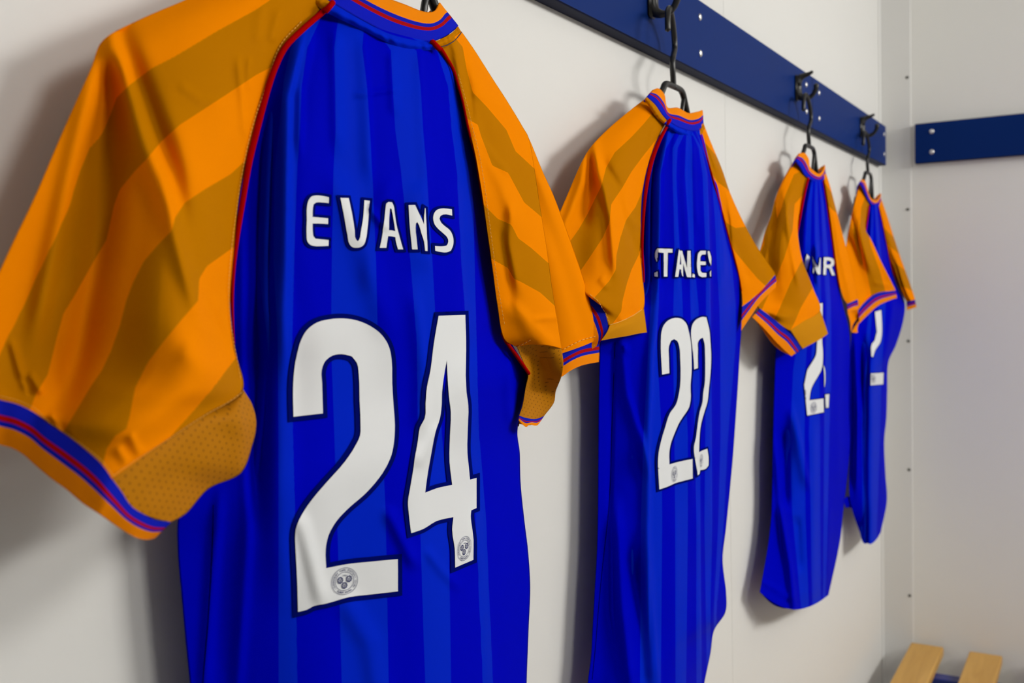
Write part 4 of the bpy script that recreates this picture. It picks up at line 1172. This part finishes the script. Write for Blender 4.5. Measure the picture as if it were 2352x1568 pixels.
rows.append(resample(np.array([(1745, 708, .465), (1772, 728, .456), (1795, 747, .446), (1808, 756, .440), (1815, 759, .437)], float), 5))
SL3 = [[(1845, 390), (1824, 400), (1803, 450), (1795, 478), (1770, 535), (1745, 580)],
       [(1850, 440), (1843, 448), (1825, 468), (1820, 530), (1802, 590), (1778, 650), (1755, 700)],
       [(1855, 580), (1838, 605), (1815, 650), (1790, 710), (1780, 730)],
       [(1880, 640), (1862, 668), (1840, 705), (1825, 740), (1812, 765)]]
RGS3 = [([(1801, 458), (1806, 500), (1818, 560), (1832, 640)], 4.0, 8, 10), ([(1788, 465), (1770, 530), (1758, 600)], 2.4, 8, 7), ([(1832, 500), (1845, 570), (1868, 650)], 2.0, 12, 5), ([(1812, 500), (1826, 545)], 2.5, 8, 4)]
sl, PS = cloth_sheet('sleeve', J, rows, 70, 110, M_SLEEVE, SL3, 1, RGS3, back=0.020, backpow=1.0, base=True, wr=0.25, seed=22, ylim=0.497)
gr = [[(1815, 758, .437), (1830, 748, .435), (1847, 737, .434), (1865, 725, .435), (1884, 712, .436)],
      [(1828, 778, .438), (1843, 768, .435), (1860, 757, .434), (1876, 746, .434), (1893, 738, .436)],
      [(1843, 801, .440), (1858, 793, .438), (1873, 785, .437), (1887, 777, .437), (1902, 766, .438)]]
cloth_sheet('underarm_gusset', sl, np.array(gr, float), 36, 24, M_GUSSETPLAIN, None, 1, [], back=0.014, wr=0.2, seed=23)
sm = np.array([(1745, 708, .465), (1772, 728, .456), (1795, 747, .446), (1815, 759, .440), (1830, 780, .439), (1843, 801, .441)], float)
ou = np.array([(1727, 727, .466), (1755, 754, .458), (1780, 782, .450), (1798, 800, .446), (1810, 811, .445), (1818, 818, .445)], float)
cloth_sheet('cuff', sl, np.stack([sm, (sm + ou) / 2 + np.array([0, 0, -.001]), ou]), 50, 20, M_CUFF, q01=True, back=0.008, mean=True)
LA = [(1892, 402), (1899, 445), (1906, 492), (1914, 552), (1921, 606), (1929, 656), (1937, 684), (1946, 698)]
RA = [(1896, 394), (1908, 432), (1922, 487), (1936, 540), (1948, 585), (1959, 628), (1967, 668), (1970, 687)]
YA = [.460, .460, .461, .462, .462, .463, .464, .464]; YB = [.468, .466, .465, .464, .462, .461, .460, .460]
rows = [rowpts(l, r, [a, (a + b_) / 2 - .004, b_]) for l, r, a, b_ in zip(LA, RA, YA, YB)]
sla, PA = cloth_sheet('sleeve', J, rows, 30, 70, M_SLEEVE, [[(1894, 420), (1912, 445), (1925, 460)], [(1900, 470), (1918, 486), (1935, 495)]], -1,
                      [([(1921, 500), (1930, 580), (1950, 660)], 2.2, 7, 6)], back=0.010, wr=0.2, seed=24)
sm = np.array([(1945, 698, .464), (1958, 691, .462), (1970, 687, .460)], float)
ou = np.array([(1947, 719, .464), (1960, 713, .462), (1973, 710, .460)], float)
cf, _ = cloth_sheet('cuff', sla, np.stack([sm, (sm + ou) / 2, ou]), 20, 14, M_CUFF, q01=True, back=0.006)
gr = [[(1946, 716, .465), (1958, 712, .470), (1971, 711, .465)], [(1952, 735, .466), (1960, 726, .474), (1971, 720, .468)], [(1955, 762, .466), (1960, 744, .474), (1972, 726, .468)]]
cloth_sheet('cuff_lining', cf, np.array(gr, float), 16, 16, M_SLEEVE, None, 1, [], wr=0.0)
px_tube('piping', J, [(1856, 409), (1846, 452), (1836, 505), (1830, 540)], [.459, .458, .457, .456], [6, 6, 6, 5], M_PIPE, lift=0.0012)
px_tube('piping', J, [(1890, 412), (1897, 455), (1904, 505), (1912, 560), (1919, 610), (1928, 660)], .460, 3, M_PIPE, lift=0.0012)
collar_part(J, [(1827, 370), (1838, 385), (1847, 401), (1858, 410), (1872, 418), (1884, 418), (1892, 411), (1896, 398)],
            [(1836, 352), (1848, 352), (1857, 366), (1859, 382), (1869, 393), (1880, 399), (1889, 391), (1894, 379)],
            [.463, .461, .460, .459, .458, .458, .460, .464], [.464, .464, .464, .464, .463, .463, .464, .465], nu=50)
QX, QY = 1764, 392
TX = [[[(352, 765), (372, 790), (380, 835), (375, 885), (362, 925), (345, 900), (345, 800)]], [[(402, 778), (415, 820), (424, 870), (420, 915), (405, 945), (403, 925), (410, 880), (404, 830)]],
      [[(428, 815), (440, 850), (450, 890), (458, 860), (466, 800), (474, 800), (472, 950), (452, 955), (440, 900)]],
      ]
for lp in TX:
    glyph('name_letter', J, B3, [[(QX + x / 4, QY + y / 4) for x, y in q] for q in lp], 1.6, step=2.2, lift=0.0030, border_lift=0.0020)
R_o = [(498, 955), (502, 795), (560, 798), (590, 810), (600, 840), (595, 870), (575, 885), (605, 960), (578, 962), (552, 895), (526, 892), (522, 957)]
R_h = [(527, 825), (555, 827), (570, 838), (568, 855), (552, 864), (526, 862)]
glyph('name_letter', J, B3, [[(QX + x / 4, QY + y / 4) for x, y in q] for q in (R_o, R_h)], 1.6, step=2.2, lift=0.0030, border_lift=0.0020)
D = [(1858, 715), (1868, 700), (1880, 697), (1888, 696), (1888, 740), (1887, 784), (1889, 812), (1885, 850), (1875, 868), (1863, 890), (1858.5, 912), (1858, 919), (1890, 915), (1891, 946), (1853, 954), (1853, 850), (1860, 838), (1873, 815), (1875, 795), (1876, 750), (1872, 725), (1866, 722), (1863, 740), (1857, 742)]
g = glyph('number_digit', J, B3, [D], 2.2, step=4.0)
crest(g, B3, 1867, 936, (7.2, -1), (0.3, -12.5), full=False, lift=0.0026)
glyph('number_digit', J, B3, [[(1890, 838), (1893, 845), (1894.5, 862), (1894, 880), (1892, 890), (1892, 860)]], 1.2, step=3.0)
glyph('number_digit', J, B3, [[(1894, 906), (1903.5, 904.5), (1902, 935.5), (1895.5, 936.5)]], 2.0, step=3.0)
hanger(1.850, 0.4675, 0.2505, 0.140, 0.105, 'black plastic hanger inside the third shirt along the rail', 0.05)

# ------------------------------------------------------------------ fourth shirt
J = jersey('blue and orange shirt hanging nearest the corner, smallest in view', (2.28, 0.46, Z(-0.53)))
Lb = [(1999, 466), (1993, 510), (1988, 550), (1983, 600), (1975, 660), (1962, 720), (1954, 790), (1951, 880), (1951, 960), (1952, 1030), (1950, 1090), (1951, 1140), (1957, 1168), (1964, 1192), (1973, 1217)]
Rb = [(2019, 466), (2025, 512), (2034, 560), (2046, 615), (2062, 655), (2078, 695), (2074, 740), (2058, 792), (2040, 834), (2038, 900), (2036, 960), (2031, 1015), (2034, 1090), (2037, 1152), (2023, 1222)]
rows = []
for i, (l, r) in enumerate(zip(Lb, Rb)):
    up = [.470, .465, .462, .463, .468]
    low = [.480, .466, .456, .458, .472]
    k = min(1, max(0, (i - 1) / 5))
    Yr = [.468, .466, .462, .456, .446, .432, .435, .446, .456, .460, .462, .462, .462, .462, .462][i]
    Yq = np.array(up) * (1 - k) + np.array(low) * k
    Yq = Yq + (Yr - Yq[-1]) * np.array([0, .1, .35, .7, 1.0])
    rows.append(rowpts(l, r, Yq, bow={0: 3, 12: 4, 13: 10, 14: 30}.get(i, 0)))
ST4 = [[(2003, 478), (2000, 560), (1998, 700), (1982, 850), (1980, 1000), (1982, 1220)], [(2006, 478), (2005, 560), (2004, 700), (1993, 850), (1990, 1000), (1990, 1220)],
       [(2010, 478), (2013, 560), (2017, 700), (1998, 850), (1995, 1000), (1996, 1220)], [(2014, 478), (2021, 560), (2034, 700), (2025, 850), (2022, 1000), (2014, 1220)]]
RG4 = [([(2002, 490), (1998, 560)], 1.6, 5, 4), ([(2012, 490), (2020, 600)], 1.6, 6, 4), ([(2050, 700), (2040, 790), (2030, 840)], 2.2, 9, 7), ([(1965, 800), (1970, 950), (1968, 1100)], 2.6, 6, 8), ([(1980, 800), (1985, 950), (1984, 1100)], -3.5, 8, 9),
       ([(2002, 830), (2004, 1000), (2000, 1220)], 2.6, 10, 12), ([(2026, 900), (2024, 1100)], 1.8, 6, 6)]
rows = underlap(rows, 8, 3, 1, 4)
body, PB = cloth_sheet('body', J, rows, 80, 140, M_BODY, ST4, 1, [(p, a * 1.5, l, r) for p, a, l, r in RG4], back=0.010, wr=0.2, seed=31)
B4 = bvh_of(PB)
gr = [[(1938, 1146, .486), (1946, 1140, .484), (1956, 1142, .482)], [(1940, 1158, .486), (1950, 1156, .483), (1960, 1160, .481)], [(1943, 1166, .487), (1955, 1166, .484), (1966, 1180, .481)]]
cloth_sheet('front_hem', J, np.array(gr, float), 16, 12, M_BODY, None, 1, [])
rows = [rowpts((1974, 420), (1996, 466), [.476, .472, .470, .469]),
        rowpts((1966, 455), (1993, 488), [.477, .471, .467, .468]),
        rowpts((1957, 492), (1988, 515), [.478, .467, .458, .464]),
        rowpts((1950, 525), (1990, 532), [.478, .466, .452, .455]),
        rowpts((1944, 560), (2002, 552), [.477, .465, .449, .446]),
        rowpts((1942, 600), (2022, 596), [.476, .463, .444, .434]),
        rowpts((1945, 640), (2040, 632), [.474, .462, .442, .428], bow=2),
        rowpts((1958, 680), (2055, 662), [.470, .458, .441, .426], bow=3),
        np.array([(1971, 712, .467), (1988, 692, .456), (2015, 673, .443), (2057, 667, .427)], float)]
SL4 = [[(1992, 440), (1978, 478), (1974, 530), (1986, 600), (1999, 665)], [(1998, 490), (1993, 520), (1998, 560), (2020, 620), (2033, 668)]]
RGS4 = [([(1963, 488), (1975, 540), (1995, 610)], 3.0, 7, 9), ([(1985, 520), (2010, 570), (2045, 640)], 2.0, 9, 4), ([(2010, 650), (2040, 655)], 1.0, 5, 5)]
sl, PS = cloth_sheet('sleeve', J, rows, 60, 90, M_SLEEVE, SL4, 1, RGS4, back=0.014, wr=0.2, seed=32, ylim=0.497)
sm = np.array([(1971, 712, .467), (1988, 692, .456), (2015, 673, .443), (2057, 667, .427)], float)
ou = np.array([(1974, 742, .466), (1994, 722, .456), (2020, 700, .443), (2060, 683, .427)], float)
cf, _ = cloth_sheet('cuff', sl, np.stack([sm, (sm + ou) / 2 + np.array([0, 0, -.001]), ou]), 40, 18, M_CUFF, q01=True)
gr = [[(1972, 735, .468), (1990, 720, .464), (2018, 699, .448), (2059, 683, .430)], [(1962, 752, .470), (1990, 735, .472), (2022, 708, .456), (2060, 685, .434)], [(1956, 763, .470), (1975, 760, .470), (2020, 718, .454), (2060, 688, .434)]]
cloth_sheet('cuff_lining', cf, np.array(gr, float), 30, 14, M_SLEEVE, None, 1, [])
LA = [(2019, 472), (2026, 502), (2036, 552), (2047, 606), (2060, 650), (2073, 678), (2083, 693)]
RA = [(2024, 456), (2038, 496), (2053, 544), (2069, 592), (2084, 634), (2096, 668), (2102, 688)]
YA = [.466, .464, .460, .454, .444, .434, .427]; YB = [.472, .466, .455, .440, .426, .415, .408]
rows = [rowpts(l, r, [a, (a + b_) / 2 - .004, b_]) for l, r, a, b_ in zip(LA, RA, YA, YB)]
SR4 = [[(2022, 512), (2036, 530), (2056, 548)], [(2030, 548), (2044, 566), (2066, 584)], [(2040, 588), (2054, 602), (2076, 618)], [(2052, 640), (2070, 655), (2090, 665)]]
sla, PA = cloth_sheet('sleeve', J, rows, 30, 60, M_SLEEVE, SR4, -1, [([(2060, 585), (2072, 640), (2086, 685)], 1.8, 5, 8)], back=0.008, wr=0.2, seed=34)
sm = np.array([(2082, 693, .427), (2092, 690, .417), (2102, 688, .408)], float)
ou = np.array([(2083, 712, .427), (2094, 709, .417), (2105, 705, .407)], float)
cloth_sheet('cuff', sla, np.stack([sm, (sm + ou) / 2, ou]), 20, 14, M_CUFF, q01=True, back=0.006)
px_tube('piping', J, [(1996, 472), (1992, 502), (1988, 530)], .465, 4, M_PIPE, lift=0.0012)
px_tube('piping', J, [(2018, 474), (2026, 508), (2036, 556), (2047, 610), (2062, 652)], [.466, .463, .459, .453, .443], 2.5, M_PIPE, lift=0.0012)
collar_part(J, [(1974, 421), (1981, 432), (1988, 449), (1996, 464), (2005, 474), (2014, 476), (2020, 469), (2023, 459)],
            [(1978, 413), (1985, 414), (1991, 430), (1997, 450), (2005, 459), (2013, 459), (2020, 451), (2023, 444)],
            [.468, .467, .466, .466, .465, .465, .466, .468], [.470, .470, .470, .470, .469, .469, .470, .471], nu=44)
glyph('number_digit', J, B4, [[(2009, 716), (2023, 712), (2024.5, 740), (2024, 772), (2021, 786), (2010, 803), (2004, 820), (2001, 818), (2002, 790), (2008, 782)]], 1.6, step=3.0)
g = glyph('number_digit', J, B4, [[(1999.5, 857.5), (2028.5, 855.5), (2027.5, 882), (1999, 884.5)]], 1.6, step=3.0)
crest(g, B4, 2005, 870, (4.4, -0.4), (0.2, -9.5), full=False, lift=0.0026)
hanger(2.400, 0.4740, 0.2520, 0.155, 0.085, 'black plastic hanger inside the shirt nearest the corner', 0.0)
